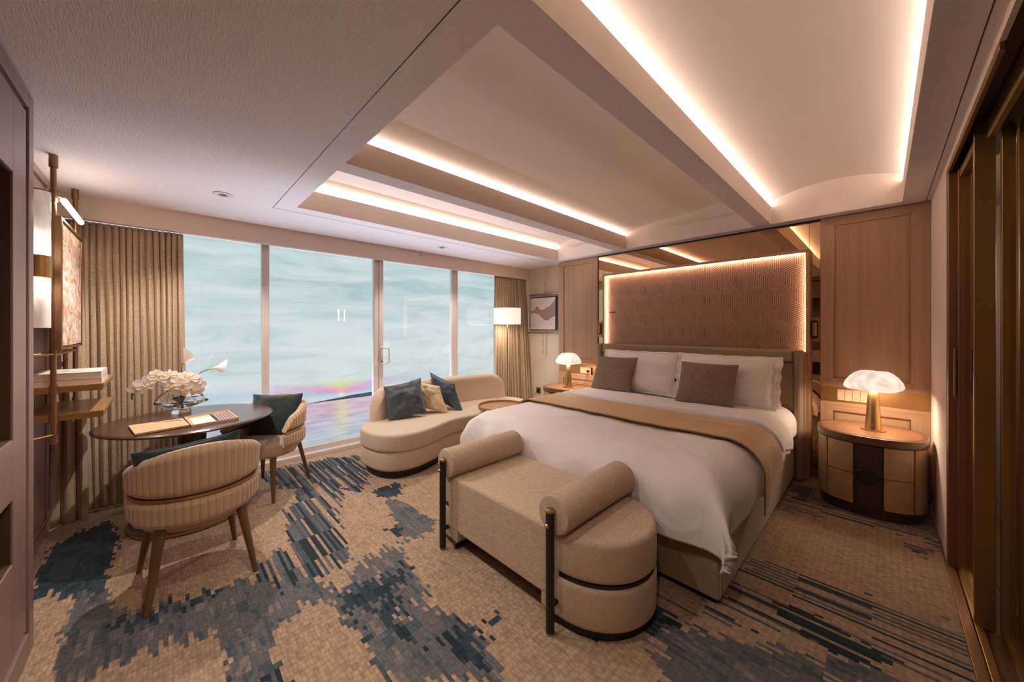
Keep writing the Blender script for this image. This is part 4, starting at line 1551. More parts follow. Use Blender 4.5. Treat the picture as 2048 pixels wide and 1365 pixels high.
for i in range(NS+1):
    s = (1-math.cos(PI*i/NS))/2
    sl = s*TOT
    j = min(nb-2, max(0, next((q for q in range(nb-1) if ln[q+1] >= sl), nb-2)))
    t = (sl-ln[j])/(ln[j+1]-ln[j])
    c = bk[j].lerp(bk[j+1], t)
    d = (bk[min(j+2, nb-1)]-bk[max(j-1, 0)]).normalized()
    nrm = Vector((-d.y, d.x, 0))
    e = min(sl, TOT-sl)
    LE = 0.30
    hh = 0.375*(1-(max(0, 1-e/LE))**2.6)**(1/2.6) if e > 0 else 0.0
    th = 0.075*(1-(max(0, 1-e/0.07))**2)**0.5 if e > 0 else 0.0
    th = max(th, 0.001)
    zt_ = 0.405+max(hh, 0.0)
    rd = min(th, 0.06, max(0.002, (zt_-0.40)/2))
    for k in range(NC):
        u = k/(NC-1)
        # cross-section open at the bottom: front up, round over, back down
        if u < 0.3:
            off, z = -th, 0.40+(zt_-rd-0.40)*(u/0.3)
        elif u > 0.7:
            off, z = th, 0.40+(zt_-rd-0.40)*((1-u)/0.3)
        else:
            a = PI*(u-0.3)/0.4
            off = -th*math.cos(a)
            z = zt_-rd+rd*math.sin(a)
        vs.append(tuple(c+nrm*off)[:2]+(z,))
fs = [(i*NC+k, (i+1)*NC+k, (i+1)*NC+k+1, i*NC+k+1) for i in range(NS) for k in range(NC-1)]
g.add(vs, fs, True)
obj('backrest', g, M_BOUCLE, sofa)

grp = 'cushions on the curved sofa'
cushion('cushion', 'slate blue satin cushion leaning at the left end of the sofa back', 'cushion', grp, M_BLUE, 0.42, 0.40, 0.15,
        (1.93, 3.70, 0.622), (0.90, -0.22, 0.16), (0.02, 0.35, 0.93), seed=3, wr=0.028, pinch=0.08, pipe=M_BLUE)
cushion('cushion', 'small beige satin cushion between the two slate blue ones', 'cushion', grp, M_BEIGEC, 0.36, 0.36, 0.13,
        (2.25, 3.715, 0.612), (0.62, -0.66, -0.22), (-0.12, 0.42, 0.90), seed=6, wr=0.028, pinch=0.08, pipe=M_BEIGEC)
cushion('cushion', 'slate blue satin cushion on the right, tilted against the sofa back', 'cushion', grp, M_BLUE, 0.40, 0.38, 0.14,
        (2.50, 3.745, 0.626), (0.30, -0.90, -0.30), (-0.12, 0.33, 0.92), seed=8, wr=0.026, pinch=0.08, pipe=M_BLUE)

# round tray table between sofa and bed
st = thing('side_table', 'small round tray top table with brass rim between sofa and bed', 'side table', (2.86, 3.02, 0))
sc_ = (2.84, 3.10, 0)
obj('tray_top', G().lathe([(0.02, 0.482), (0.262, 0.482), (0.275, 0.486), (0.280, 0.498), (0.280, 0.522), (0.268, 0.522), (0.264, 0.504), (0.02, 0.503)], sc_, 56), M_TRAYW, st)
obj('brass_rim', G().lathe([(0.2675, 0.521), (0.2805, 0.521), (0.2805, 0.527), (0.2675, 0.527), (0.2675, 0.521)], sc_, 56), M_BRASS, st)
obj('leg', G().tube([(2.86, 2.985, 0.02), (2.86, 2.985, 0.483)], 0.018, 16), M_BRASSD, st)
obj('base', G().lathe([(0.15, 0), (0.15, 0.015), (0.03, 0.022)], (2.86, 2.955, 0), 36), M_BRASSD, st)

# ------------------------------------------------------------------ floor lamp behind the sofa
fl = thing('floor_lamp', 'slim floor lamp with lit white drum shade in front of the right curtain', 'floor lamp', (3.88, 4.11, 0))
fx, fy = 3.88, 4.11
m, nt, p = newmat('linen_shade')
p.inputs['Base Color'].default_value = S(240, 228, 214)
p.inputs['Emission Color'].default_value = (1.0, 0.86, 0.72, 1)
p.inputs['Emission Strength'].default_value = 0.5
p.inputs['Roughness'].default_value = 0.8
M_SHADE = m
obj('base', G().lathe([(0.13, 0), (0.13, 0.018), (0.02, 0.025)], (fx, fy, 0), 36), M_BRASSD, fl)
obj('pole', G().tube([(fx, fy, 0.02), (fx, fy, 1.80)], 0.010, 12), M_BRASSD, fl)
sh = obj('lamp_shade', G().lathe([(0.212, 1.478), (0.212, 1.735), (0.209, 1.735), (0.209, 1.478)], (fx, fy, 0), 56), M_SHADE, fl)
bpy.data.meshes.remove(sh.data) if False else None
g = G()
n = 56
for r in (0.2095, 0.212):
    pass
obj('shade_ring', G().tube([(fx+0.2105*math.cos(a), fy+0.2105*math.sin(a), 1.478) for a in [2*PI*k/48 for k in range(49)]], 0.003, 6, caps=False), M_BRASSD, fl)
obj('shade_ring', G().tube([(fx+0.2105*math.cos(a), fy+0.2105*math.sin(a), 1.736) for a in [2*PI*k/48 for k in range(49)]], 0.003, 6, caps=False), M_BRASSD, fl)
obj('spider', G().box(fx-0.21, fx+0.21, fy-0.003, fy+0.003, 1.733, 1.737).box(fx-0.003, fx+0.003, fy-0.21, fy+0.21, 1.733, 1.737), M_BRASSD, fl)
obj('finial', G().lathe([(0.006, 1.737), (0.004, 1.76), (0.012, 1.775), (0.012, 1.80), (0.004, 1.81)], (fx, fy, 0), 14), M_BRASSD, fl)
disc('floor_lamp_bulb', (fx, fy, 1.474), 0.15, 3, (1.0, 0.84, 0.68))

# ------------------------------------------------------------------ round table
TC = (0.155, 3.665)
tb = thing('round_table', 'round dark walnut table with tapered pedestal beside the left curtain', 'table', (TC[0], TC[1], 0))
obj('tabletop', G().lathe([(0.02, 0.700), (0.38, 0.700), (0.478, 0.712), (0.510, 0.724), (0.512, 0.732), (0.498, 0.740), (0.02, 0.740)], (TC[0], TC[1], 0), 96), M_DARKW, tb)
for o in tb.children:
    for f in o.data.polygons:
        f.use_smooth = False
obj('pedestal', G().lathe([(0.17, 0.02), (0.135, 0.12), (0.075, 0.42), (0.085, 0.62), (0.15, 0.702)], (TC[0], TC[1], 0), 40), M_DARKW2, tb)
obj('foot_disc', G().lathe([(0.335, 0.0), (0.345, 0.004), (0.345, 0.030), (0.33, 0.036), (0.16, 0.045), (0.02, 0.045)], (TC[0], TC[1], 0), 72), M_DARKW2, tb)
obj('brass_ring', G().lathe([(0.3455, 0.008), (0.3485, 0.008), (0.3485, 0.028), (0.3455, 0.028), (0.3455, 0.008)], (TC[0], TC[1], 0), 72), M_BRASS, tb)


# ------------------------------------------------------------------ tub chairs (built facing +y)
def make_chair():
    t = thing('tub_chair', '', 'chair', (0, 0, 0))
    R = 0.292
    AM = math.radians(128)
    NF = 38

    def plan(phi, r):
        # phi = 0 at the back (-y); the arms straighten towards the front
        x = r*math.sin(phi)
        y = -r*math.cos(phi)
        if abs(phi) > PI/2:
            k = abs(phi)-PI/2
            x = math.copysign(r*(1-0.10*k*k), phi)
            y = r*math.sin(k)*1.02
        return x, y

    def top(phi):
        a = abs(phi)/AM
        return 0.652+0.155*(0.5+0.5*math.cos(PI*min(1, a)))**0.85 - 0.10*max(0, (a-0.80)/0.20)**2

    def shell(z0f, z1f, flare0, flare1, th, fluted=True):
        nu = NF*8+1
        cs = 22
        g = G()
        vs = []
        for i in range(nu):
            phi = -AM+2*AM*i/(nu-1)
            z0, z1 = z0f(phi), z1f(phi)
            fl = abs(math.sin(PI*NF*i/(nu-1)))**0.6
            amp = 0.0075 if fluted else 0.0
            e = min(1.0, (AM-abs(phi))/0.07)
            e = math.sqrt(max(0.0, 1-(1-e)**2))
            thk = max(0.004, th*(0.35+0.65*e))
            rd = min(thk*0.48, (z1-z0)*0.45)
            for k in range(cs):
                w = k/cs
                # superellipse-like rounded rectangle loop: out (0..), top, in, bottom
                if w < 0.36:
                    tt = w/0.36
                    zz = z0+rd+(z1-z0-2*rd)*tt
                    rr_ = R+amp*fl
                elif w < 0.5:
                    a = PI*(w-0.36)/0.14
                    zz = z1-rd+rd*math.sin(a)
                    rr_ = R-thk/2+(thk/2)*math.cos(a)+amp*fl*(1-(w-0.36)/0.14)
                elif w < 0.86:
                    tt = (w-0.5)/0.36
                    zz = z1-rd-(z1-z0-2*rd)*tt
                    rr_ = R-thk
                else:
                    a = PI*(w-0.86)/0.14
                    zz = z0+rd-rd*math.sin(a)
                    rr_ = R-thk/2-(thk/2)*math.cos(a)
                rr_ += flare0+(flare1-flare0)*min(1, max(0, (zz-0.40)/0.44))
                x, y = plan(phi, rr_)
                vs.append((x, y, zz))
        fs = [(i*cs+k, i*cs+(k+1) % cs, (i+1)*cs+(k+1) % cs, (i+1)*cs+k) for i in range(nu-1) for k in range(cs)]
        g.add(vs, fs, True)
        g.add(vs[:cs], [tuple(range(cs))[::-1]])
        g.add(vs[-cs:], [tuple(range(cs))])
        return g
    obj('upper_shell', shell(lambda p: 0.546, top, -0.012, 0.004, 0.060), M_VELVET, t)
    obj('lower_shell', shell(lambda p: 0.385+0.035*(abs(p)/AM)**2, lambda p: 0.536, -0.012, 0.004, 0.060), M_VELVET, t)
    g = G()
    n = 90
    vs = []
    for i in range(n+1):
        phi = -AM*0.99+2*AM*0.99*i/n
        for (r, z) in ((R-0.004, 0.534), (R-0.004, 0.548), (R-0.05, 0.548), (R-0.05, 0.534)):
            x, y = plan(phi, r-0.006)
            vs.append((x, y, z))
    g.add(vs, [(i*4+k, i*4+(k+1) % 4, (i+1)*4+(k+1) % 4, (i+1)*4+k) for i in range(n) for k in range(4)])
    obj('brass_band', g, M_BRASS, t)
    seat = []
    for k in range(64):
        a = 2*PI*k/64
        r = 0.238 if math.sin(a) < 0 else 0.245+0.045*math.sin(a)
        seat.append((r*math.cos(a)*(1.0 if math.sin(a) < 0 else 1.06), r*math.sin(a)))
    obj('seat', cushion_solid(seat, 0.345, 0.465, 0.035, crown=0.015), M_SEAT, t)
    for sx in (-1, 1):
        for sy in (-1, 1):
            top_ = Vector((sx*0.165, sy*0.165, 0.40))
            bot = Vector((sx*0.225, sy*0.245, 0.0))
            g = G()
            d = (bot-top_)
            vs = []
            for p, wd, dp in ((top_, 0.027, 0.020), (bot, 0.0125, 0.010)):
                rad = Vector((sx, sy, 0)).normalized()
                tan_ = Vector((-rad.y, rad.x, 0))
                for a in range(12):
                    w = 2*PI*a/12
                    cx_, sy_ = math.cos(w), math.sin(w)
                    q = p+tan_*(wd*math.copysign(abs(cx_)**0.6, cx_))+rad*(dp*math.copysign(abs(sy_)**0.6, sy_))
                    vs.append(tuple(q))
            g.add(vs, [(k, (k+1) % 12, 12+(k+1) % 12, 12+k) for k in range(12)], True)
            g.add(vs[:12], [tuple(range(12))[::-1]])
            g.add(vs[12:], [tuple(range(12))])
            obj('leg', g, M_LEG, t)
    return t


M_LEG = wood('chair_leg_wood', S(124, 92, 56), S(96, 68, 40), 'Z', rough=0.35)
ch1 = make_chair()
ch2 = dup(ch1)
ch1.location = (0.140, 2.775, 0)
ch1.rotation_euler = (0, 0, math.radians(5))
tag(ch1, 'channel tufted velvet tub chair with its back to the camera, front left', 'chair', 'tub chairs at the round table')
ch2.location = (0.655, 3.770, 0)
ch2.rotation_euler = (0, 0, math.atan2(-0.70, -0.72)-PI/2)
tag(ch2, 'channel tufted velvet tub chair by the window holding a large teal cushion', 'chair', 'tub chairs at the round table')
grp = 'dark teal cushions on the tub chairs'
cushion('cushion', 'dark teal velvet cushion inside the tub chair nearest the camera', 'cushion', grp, M_TEAL, 0.44, 0.40, 0.12,
        (0.105, 2.665, 0.612), (1, 0.05, 0.07), (-0.02, -0.22, 0.97), seed=2, wr=0.016, pinch=0.07, pipe=M_TEAL)
cushion('cushion', 'large dark teal velvet cushion propped in the tub chair by the window', 'cushion', grp, M_TEAL, 0.46, 0.40, 0.15,
        (0.722, 3.825, 0.622), (0.70, -0.71, 0.03), (0.14, 0.16, 0.96), seed=7, wr=0.018, pinch=0.07, pipe=M_TEAL)

# ------------------------------------------------------------------ vase and flowers on the table
VC = Vector((0.098, 3.925, 0.7405))
g = G()
nu, nv = 64, 30
def vfn(u, v):
    a = 2*PI*u
    # foot, narrow waist, wide tilted wavy rim; then back down on the inside
    outer = v < 0.62
    t = v/0.62 if outer else (1-v)/0.38
    prof = [(0.0, 0.052), (0.10, 0.056), (0.22, 0.044), (0.34, 0.070), (0.48, 0.118), (0.62, 0.142), (0.80, 0.128), (1.0, 0.098)]
    for k in range(len(prof)-1):
        if t <= prof[k+1][0]:
            s = (t-prof[k][0])/(prof[k+1][0]-prof[k][0])
            r = prof[k][1]+(prof[k+1][1]-prof[k][1])*s
            break
    if not outer:
        r = max(0.012, r-0.010)
        zz = 0.030+t*0.120
    else:
        zz = t*0.150
    tw = a*7+t*5
    r *= 1+0.075*math.sin(tw)*min(1, t*2)+0.04*math.sin(a*3+1)
    zz += t*t*(0.020*math.sin(a-0.6)+0.012*math.sin(a*3))
    return (VC.x+r*math.cos(a)*1.12, VC.y+r*math.sin(a), VC.z+zz)


g.grid(nu, nv, vfn, wrap_u=True)
vs0 = g.v[:nu]
g.add(vs0, [tuple(range(nu))[::-1]])
g.add(g.v[(nv-1)*nu:nv*nu], [tuple(range(nu))], True)
vase = obj('glass_vase', g, M_CRYSTAL, weld=True)
tag(vase, 'swirled clear crystal vase holding white orchids on the round table', 'vase')


def petal_geo(g, c, nrm, up, L_, W_, ang, cup=0.25, z0=0.0):
    """one broad petal from centre c, lying in the plane normal to nrm"""
    nrm = nrm.normalized()
    up = (up-nrm*up.dot(nrm)).normalized()
    side = nrm.cross(up)
    d = up*math.cos(ang)+side*math.sin(ang)
    s = nrm.cross(d)
    n1, n2 = 7, 5
    vs = []
    for i in range(n1):
        t = i/(n1-1)
        wd = W_*math.sin(PI*min(1, 0.08+t*0.92))**0.6*(0.5+0.5*t)
        if i == n1-1:
            wd = W_*0.18
        for j in range(n2):
            q = (j/(n2-1)*2-1)
            p = c+d*(L_*t)+s*(wd*q)+nrm*(z0+cup*L_*(0.5*t*t-0.30*t)+cup*0.35*wd*q*q)
            vs.append(tuple(p))
    g.add(vs, [(i*n2+j, i*n2+j+1, (i+1)*n2+j+1, (i+1)*n2+j) for i in range(n1-1) for j in range(n2-1)], True)


rf = random.Random(11)
CAMV = Vector((0, 0, CAM_H))
def orchid_bloom(c, size, parent, tilt):
    c = Vector(c)
    nrm = ((CAMV-c).normalized()+Vector(tilt)).normalized()
    up = Vector((0, 0, 1))
    g = G()
    for a in (0, 2.3, -2.3):
        petal_geo(g, c, nrm, up, size*0.52, size*0.19, a, 0.3, -0.002)
    for a in (1.35, -1.35):
        petal_geo(g, c, nrm, up, size*0.56, size*0.33, a, 0.25, 0.002)
    o = obj('bloom', g, M_PETAL, parent)
    g = G()
    petal_geo(g, c+nrm*0.004, nrm, up, size*0.22, size*0.09, PI, 0.8, 0.004)
    petal_geo(g, c+nrm*0.006, nrm, up, size*0.13, size*0.06, 0.9, 1.0, 0.004)
    petal_geo(g, c+nrm*0.006, nrm, up, size*0.13, size*0.06, -0.9, 1.0, 0.004)
    obj('lip', g, M_YELLOW, o)
    return o


base_in = VC+Vector((0, 0, 0.04))
# spray 1 arching to the left
sp = thing('orchid_spray', 'white orchid spray arching left out of the crystal vase', 'flower', tuple(base_in), 'white flowers in the crystal vase')
pts = cat_spline([tuple(base_in), (0.09, 3.90, 0.90), (0.06, 3.88, 1.00), (-0.03, 3.86, 1.06), (-0.13, 3.86, 1.02), (-0.165, 3.86, 0.93)], 6)
obj('stem', G().tube(pts, 0.0028, 6, r2=0.0015), M_STEM, sp)
for (x, y, z, s, tl) in ((-0.148, 3.85, 0.965, 0.092, (-.2, 0, -.2)), (-0.105, 3.84, 1.005, 0.115, (0.1, 0, 0)), (-0.03, 3.84, 1.045, 0.115, (-.1, 0, .1)), (-0.045, 3.85, 1.075, 0.07, (0, 0, .5)), (0.035, 3.85, 1.062, 0.085, (.3, 0, .5))):
    orchid_bloom((x, y, z), s, sp, tl)
g = G()
for (x, y, z, r) in ((-0.168, 3.86, 0.93, 0.009), (-0.172, 3.86, 0.912, 0.007), (-0.170, 3.86, 0.898, 0.006)):
    g.lathe([(0.001, -r*1.4), (r*0.8, -r*0.6), (r, 0), (r*0.7, r*0.9), (0.001, r*1.5)], (x, y, z), 8)
obj('buds', g, M_LEAF, sp)
# spray 2: dense cluster over the vase
sp = thing('orchid_spray', 'dense cluster of white orchids right above the crystal vase', 'flower', tuple(base_in), 'white flowers in the crystal vase')
obj('stem', G().tube(cat_spline([tuple(base_in+Vector((0.01, 0, 0))), (0.11, 3.92, 0.90), (0.14, 3.90, 0.98), (0.12, 3.88, 1.03)], 6), 0.003, 6), M_STEM, sp)
for (x, y, z, s, tl) in ((0.045, 3.84, 0.985, 0.115, (-.3, 0, .1)), (0.095, 3.84, 1.010, 0.115, (0, 0, .25)), (0.150, 3.85, 1.025, 0.110, (.2, 0, .4)), (0.105, 3.83, 0.955, 0.115, (-.1, 0, -.1)), (0.165, 3.85, 0.985, 0.120, (.4, 0, 0)), (0.150, 3.84, 0.935, 0.115, (.1, 0, -.2)), (0.200, 3.86, 0.955, 0.105, (.6, 0, -.1)), (0.120, 3.86, 1.045, 0.090, (0, 0, .8)), (0.090, 3.83, 0.918, 0.095, (-.2, 0, -.3)), (0.190, 3.86, 0.912, 0.09, (.3, 0, -.4)), (0.06, 3.85, 0.945, 0.09, (-.5, 0, -.1))):
    orchid_bloom((x, y, z), s, sp, tl)


def calla(c, d, size, label, stempts):
    t = thing('calla_lily', label, 'flower', stempts[0], 'white flowers in the crystal vase')
    obj('stem', G().tube(cat_spline(stempts, 6), 0.0030, 6), M_STEM, t)
    d = Vector(d).normalized()
    a = d.orthogonal().normalized()
    b = d.cross(a)
    c = Vector(c)
    # make the long lip face upward
    upv = Vector((0, 0, 1))
    a = (upv-d*upv.dot(d)).normalized()
    b = d.cross(a)
    g = G()

    def fn(u, v):
        w = 2*PI*(u*0.97)
        r = size*(0.05+0.34*v**1.6)
        lip = (0.5+0.5*math.cos(w-PI*0.1))
        ext = size*(v*(0.62+0.50*lip*v*v))
        r *= 1+0.5*lip*v*v
        return tuple(c+d*ext+(a*math.cos(w)+b*math.sin(w))*r*(0.6+0.4*v))
    g.grid(26, 12, fn)
    o = obj('spathe', g, M_PETAL, t)
    g = G().tube([tuple(c-d*size*0.10), tuple(c+d*size*0.02), tuple(c+d*size*0.14)], [size*0.03, size*0.060, size*0.075], 12)
    obj('green_throat', g, plain('calla_green', S(176, 190, 90), 0.5), t)
    obj('spadix', G().tube([tuple(c), tuple(c+d*size*0.5)], size*0.035, 8), M_YELLOW, t)


calla((0.105, 3.90, 1.125), (0.42, 0.0, 0.75), 0.115, 'upright white calla lily rising highest from the crystal vase', [tuple(base_in), (0.10, 3.93, 0.95), (0.10, 3.905, 1.12)])
calla((0.275, 3.90, 1.082), (0.98, 0.0, 0.10), 0.105, 'white calla lily on a dark stem leaning right towards the window', [tuple(base_in), (0.14, 3.92, 0.93), (0.20, 3.905, 1.04), (0.27, 3.90, 1.080)])
g = G()
for k in range(5):
    a = k*1.3
    petal_geo(g, Vector((0.10+0.02*math.cos(a), 3.92+0.02*math.sin(a), 0.84)), Vector((math.cos(a), math.sin(a), 0.3)), Vector((0, 0, 1)), 0.075, 0.018, 0.3*k, 0.6)
leaf = tag(obj('leaf_spray', g, M_LEAF), 'short green leaves packed in the neck of the crystal vase', 'foliage', 'white flowers in the crystal vase')

# wooden writing trays on the table
ZT = 0.7402
def quadbox(g, q, z0, z1):
    g.prism(q, z0, z1)
    return g


def rectq(cx, cy, ax, ay, w, h):
    """ccw rectangle by centre and axis angle"""
    ux, uy = math.cos(ax), math.sin(ax)
    return [(cx+ux*a*w/2-uy*b*h/2, cy+uy*a*w/2+ux*b*h/2) for a, b in ((-1, -1), (1, -1), (1, 1), (-1, 1))]


lidq = [(-0.133, 3.272), (0.126, 3.325), (0.096, 3.600), (-0.176, 3.588)]
lid = thing('tray_lid', 'pale wooden tray lid laid flat on the table in front of the vase', 'tray', (-0.02, 3.45, ZT))
obj('lid_board', G().prism(lidq, ZT+0.004, ZT+0.015), M_CARDB, lid, bevel=0.001, seg=1)
obj('dark_edge', G().prism(offset_poly(lidq, 0.004), ZT, ZT+0.0045), M_DARKW2, lid)
twig = cat_spline([(-0.05, 3.575, ZT+0.0165), (0.0, 3.545, ZT+0.0165), (0.04, 3.555, ZT+0.0165), (0.09, 3.50, ZT+0.0165)], 6)
obj('printed_twig', G().tube(twig, 0.0016, 5).tube([(0.0, 3.545, ZT+.0165), (0.05, 3.50, ZT+.0165)], 0.0012, 5).tube([(0.04, 3.555, ZT+.0165), (0.085, 3.56, ZT+.0165)], 0.0012, 5), M_TRAYW, lid)
trq = [(0.134, 3.289), (0.399, 3.338), (0.374, 3.712), (0.106, 3.634)]
tr = thing('writing_tray', 'pale wooden tray of stationery and pencils on the table before the vase', 'tray', (0.25, 3.5, ZT))
obj('tray_base', G().prism(trq, ZT, ZT+0.006), M_CARDB, tr)
def edge(q, i, w, z0, z1):
    a, b = Vector(q[i]), Vector(q[(i+1) % 4])
    d = (b-a).normalized()
    n_ = Vector((-d.y, d.x))
    return G().prism([tuple(a), tuple(b), tuple(b+n_*w), tuple(a+n_*w)], z0, z1)


for i in range(4):
    obj('tray_wall', edge(trq, i, 0.010, ZT+0.006, ZT+0.016), M_CARDB, tr, bevel=0.001, seg=1)
def bil(s, t):
    a, b, c, d = [Vector(q) for q in trq]
    return (a.lerp(b, s)).lerp(d.lerp(c, s), t)


qq = [tuple(bil(s, t)) for s, t in ((0.07, 0.08), (0.52, 0.08), (0.52, 0.80), (0.07, 0.80))]
card = tag(obj('card', G().prism(qq, ZT+0.0062, ZT+0.011), M_COVERW), 'blank white card lying in the left half of the writing tray', 'card')
for k in range(6):
    s = 0.60+0.062*k
    a, b = bil(s, 0.10), bil(s+0.01, 0.86)
    pc = obj('pencil', G().tube([(a.x, a.y, ZT+0.0105), (b.x, b.y, ZT+0.0105)], 0.0038, 6), plain('pencil_lilac_%d' % k, S(168, 156, 190), 0.4) if k == 0 else bpy.data.materials['pencil_lilac_0'])
    tag(pc, ['first lilac grey pencil in the writing tray, next to the black pen', 'second lilac grey pencil from the black pen in the writing tray', 'third lilac grey pencil from the black pen in the writing tray', 'fourth lilac grey pencil from the black pen in the writing tray', 'fifth lilac grey pencil from the black pen in the writing tray', 'sixth lilac grey pencil in the writing tray, farthest from the black pen'][k], 'pencil', 'pencils in the writing tray')
a, b = bil(0.555, 0.08), bil(0.555, 0.86)
pn = tag(obj('pen', G().tube([(a.x, a.y, ZT+0.011), (b.x, b.y, ZT+0.011)], 0.0045, 8), M_BLACK), 'slim black pen between the white card and the pencils', 'pen')

# ------------------------------------------------------------------ brass shelf frame on the left wall
sf = thing('shelf_unit', 'brass pole wall shelf with two wooden shelves at the left', 'shelf', (-0.47, 3.8, 0.7))
PY1, PY2, PX = 3.425, 4.155, -0.472
for py, zb in ((PY1, 0.735), (PY2, 0.82)):
    pl = obj('pole', G().tube([(PX, py, zb), (PX, py, 2.40)], 0.0125, 14), M_BRASSD, sf)
    obj('ceiling_cap', G().tube([(PX, py, 2.375), (PX, py, 2.4495)], 0.0185, 16), M_BRASSD, pl)
    for zz in (1.055, 0.885):
        obj('clamp', G().tube([(PX, py, zz-0.03), (PX, py, zz+0.025)], 0.0175, 14), M_BRASSD, pl)
obj('lower_clamp', G().tube([(PX, PY1, 0.735), (PX, PY1, 0.79)], 0.0175, 14), M_BRASSD, sf)
obj('upper_clamp', G().tube([(PX, PY1, 2.17), (PX, PY1, 2.24)], 0.018, 14), M_BRASSD, sf)
obj('upper_clamp', G().tube([(PX, PY2, 2.09), (PX, PY2, 2.14)], 0.017, 14), M_BRASSD, sf)
for z in (1.268, 0.785):
    obj('wall_bar', G().tube([(-0.60, PY1-0.14, z), (PX, PY1-0.005, z)], 0.008, 10), M_BRASS, sf)
obj('cross_bar', G().tube([(PX, PY1, 1.262), (PX, PY2+0.03, 1.262)], 0.010, 10), M_BRASSD, sf)
obj('wall_bar', G().tube([(-0.60, PY2, 1.262), (PX, PY2, 1.262)], 0.007, 10), M_BRASS, sf)
obj('wall_bar', G().tube([(-0.60, PY1, 2.195), (PX, PY1, 2.20)], 0.008, 10), M_BRASS, sf)
obj('wall_bar', G().tube([(-0.60, PY2, 2.11), (PX, PY2, 2.11)], 0.008, 10), M_BRASS, sf)
for zz in (1.058, 0.888):
    bd_ = obj('shelf_board', G().box(-0.598, -0.335, PY1+0.016, 4.06, zz-0.004, zz+0.012), M_TRAYW, sf, bevel=0.0015, seg=1)
    obj('end_board', G().box(-0.334, -0.275, PY1+0.016, 4.06, zz-0.004, zz+0.014), M_TRAYW, sf, bevel=0.0015, seg=1)
    obj('brass_edge', G().box(-0.598, -0.279, PY1+0.010, PY1+0.016, zz-0.026, zz+0.008).box(-0.281, -0.277, PY1+0.016, 4.06, zz-0.020, zz-0.005), M_BRASS, bd_)
# picture light tube
obj('light_arm', G().tube([(PX, PY1, 2.215), (-0.432, PY1+0.01, 2.20), (-0.430, PY1+0.03, 2.187)], 0.012, 10), M_BRASSD, sf)
lt = obj('light_tube', G().tube([(-0.430, 3.40, 2.182), (-0.430, 4.02, 2.182)], 0.0155, 14), emis('picture_light_tube', (1, 0.86, 0.72, 1), 9.0), sf)
area('picture_light', (-0.41, 3.72, 2.16), 0.03, 0.6, 1.6, WARM, rot=(0, math.radians(15), 0))

# books
def book(name, label, x0, x1, y0, y1, z0, z1, rot, mat):
    t = thing(name, label, 'book', ((x0+x1)/2, (y0+y1)/2, z0), 'white books on the upper shelf')
    t.rotation_euler = (0, 0, 0)
    obj('cover', G().box(x0, x1, y0, y1, z0, z0+0.003).box(x0, x1, y0, y1, z1-0.003, z1).box(x1-0.003, x1, y0, y1, z0, z1), mat, t, bevel=0.0012, seg=1)
    obj('pages', G().box(x0+0.004, x1-0.003, y0+0.005, y1-0.005, z0+0.003, z1-0.003), M_PAPER, t)
    return t


b1 = book('book', 'lower thick white book of the two on the upper shelf', -0.555, -0.285, 3.46, 3.80, 1.0705, 1.1085, 0, M_COVERW)
b2 = book('book', 'top thick white book with branch print on the upper shelf', -0.560, -0.287, 3.462, 3.795, 1.109, 1.147, 0, M_COVERW)
obj('branch_print', G().tube([(-0.50, 3.52, 1.1473), (-0.42, 3.56, 1.1473), (-0.34, 3.53, 1.1473)], 0.002, 5).tube([(-0.42, 3.56, 1.1473), (-0.38, 3.63, 1.1473)], 0.0016, 5).tube([(-0.45, 3.545, 1.1473), (-0.44, 3.64, 1.1473)], 0.0016, 5), M_TRAYW, b2)

# marbled artwork held between the poles
aw = thing('framed_artwork', 'rust and white marbled artwork in a thin bronze frame on the brass poles', 'artwork', (-0.45, 3.75, 1.3))
AX = -0.447
obj('canvas', G().box(AX-0.012, AX+0.004, 3.44, 4.135, 1.312, 2.062), M_MARBLE, aw)
for q in ((3.385, 3.425, 1.292, 2.085), (4.136, 4.148, 1.292, 2.085)):
    obj('frame_stile', G().box(AX-0.018, AX+0.010, *q), M_BRASSD, aw, bevel=0.002)
obj('frame_rail', G().box(AX-0.018, AX+0.010, 3.425, 4.136, 1.292, 1.305), M_BRASSD, aw, bevel=0.002)
obj('frame_rail', G().box(AX-0.018, AX+0.010, 3.425, 4.136, 2.068, 2.085), M_BRASSD, aw, bevel=0.002)
obj('frame_inner', G().box(AX-0.012, AX+0.006, 3.425, 3.44, 1.305, 2.068), M_COVERW, aw)

# alabaster wall light
sn = thing('wall_light', 'tall alabaster cylinder wall light with brass middle band at the left', 'wall light', (-0.49, 3.18, 1.42))
SXc, SYc, SR = -0.492, 3.17, 0.047
M_ALAB = glowing_stone('alabaster_glow', (1.0, 0.84, 0.72, 1), 0.42, 0.5)
nt = M_ALAB.node_tree
p = nt.nodes['Principled BSDF']
# the bulbs sit next to the brass band, so the stone is brightest there
tc = N(nt, 'ShaderNodeTexCoord')
sep = N(nt, 'ShaderNodeSeparateXYZ')
L(nt, tc.outputs['Object'], sep.inputs[0])
def mth(op, a, b):
    n = N(nt, 'ShaderNodeMath', operation=op)
    for i, q in enumerate((a, b)):
        if isinstance(q, (int, float)):
            n.inputs[i].default_value = q
        else:
            L(nt, q, n.inputs[i])
    return n.outputs[0]


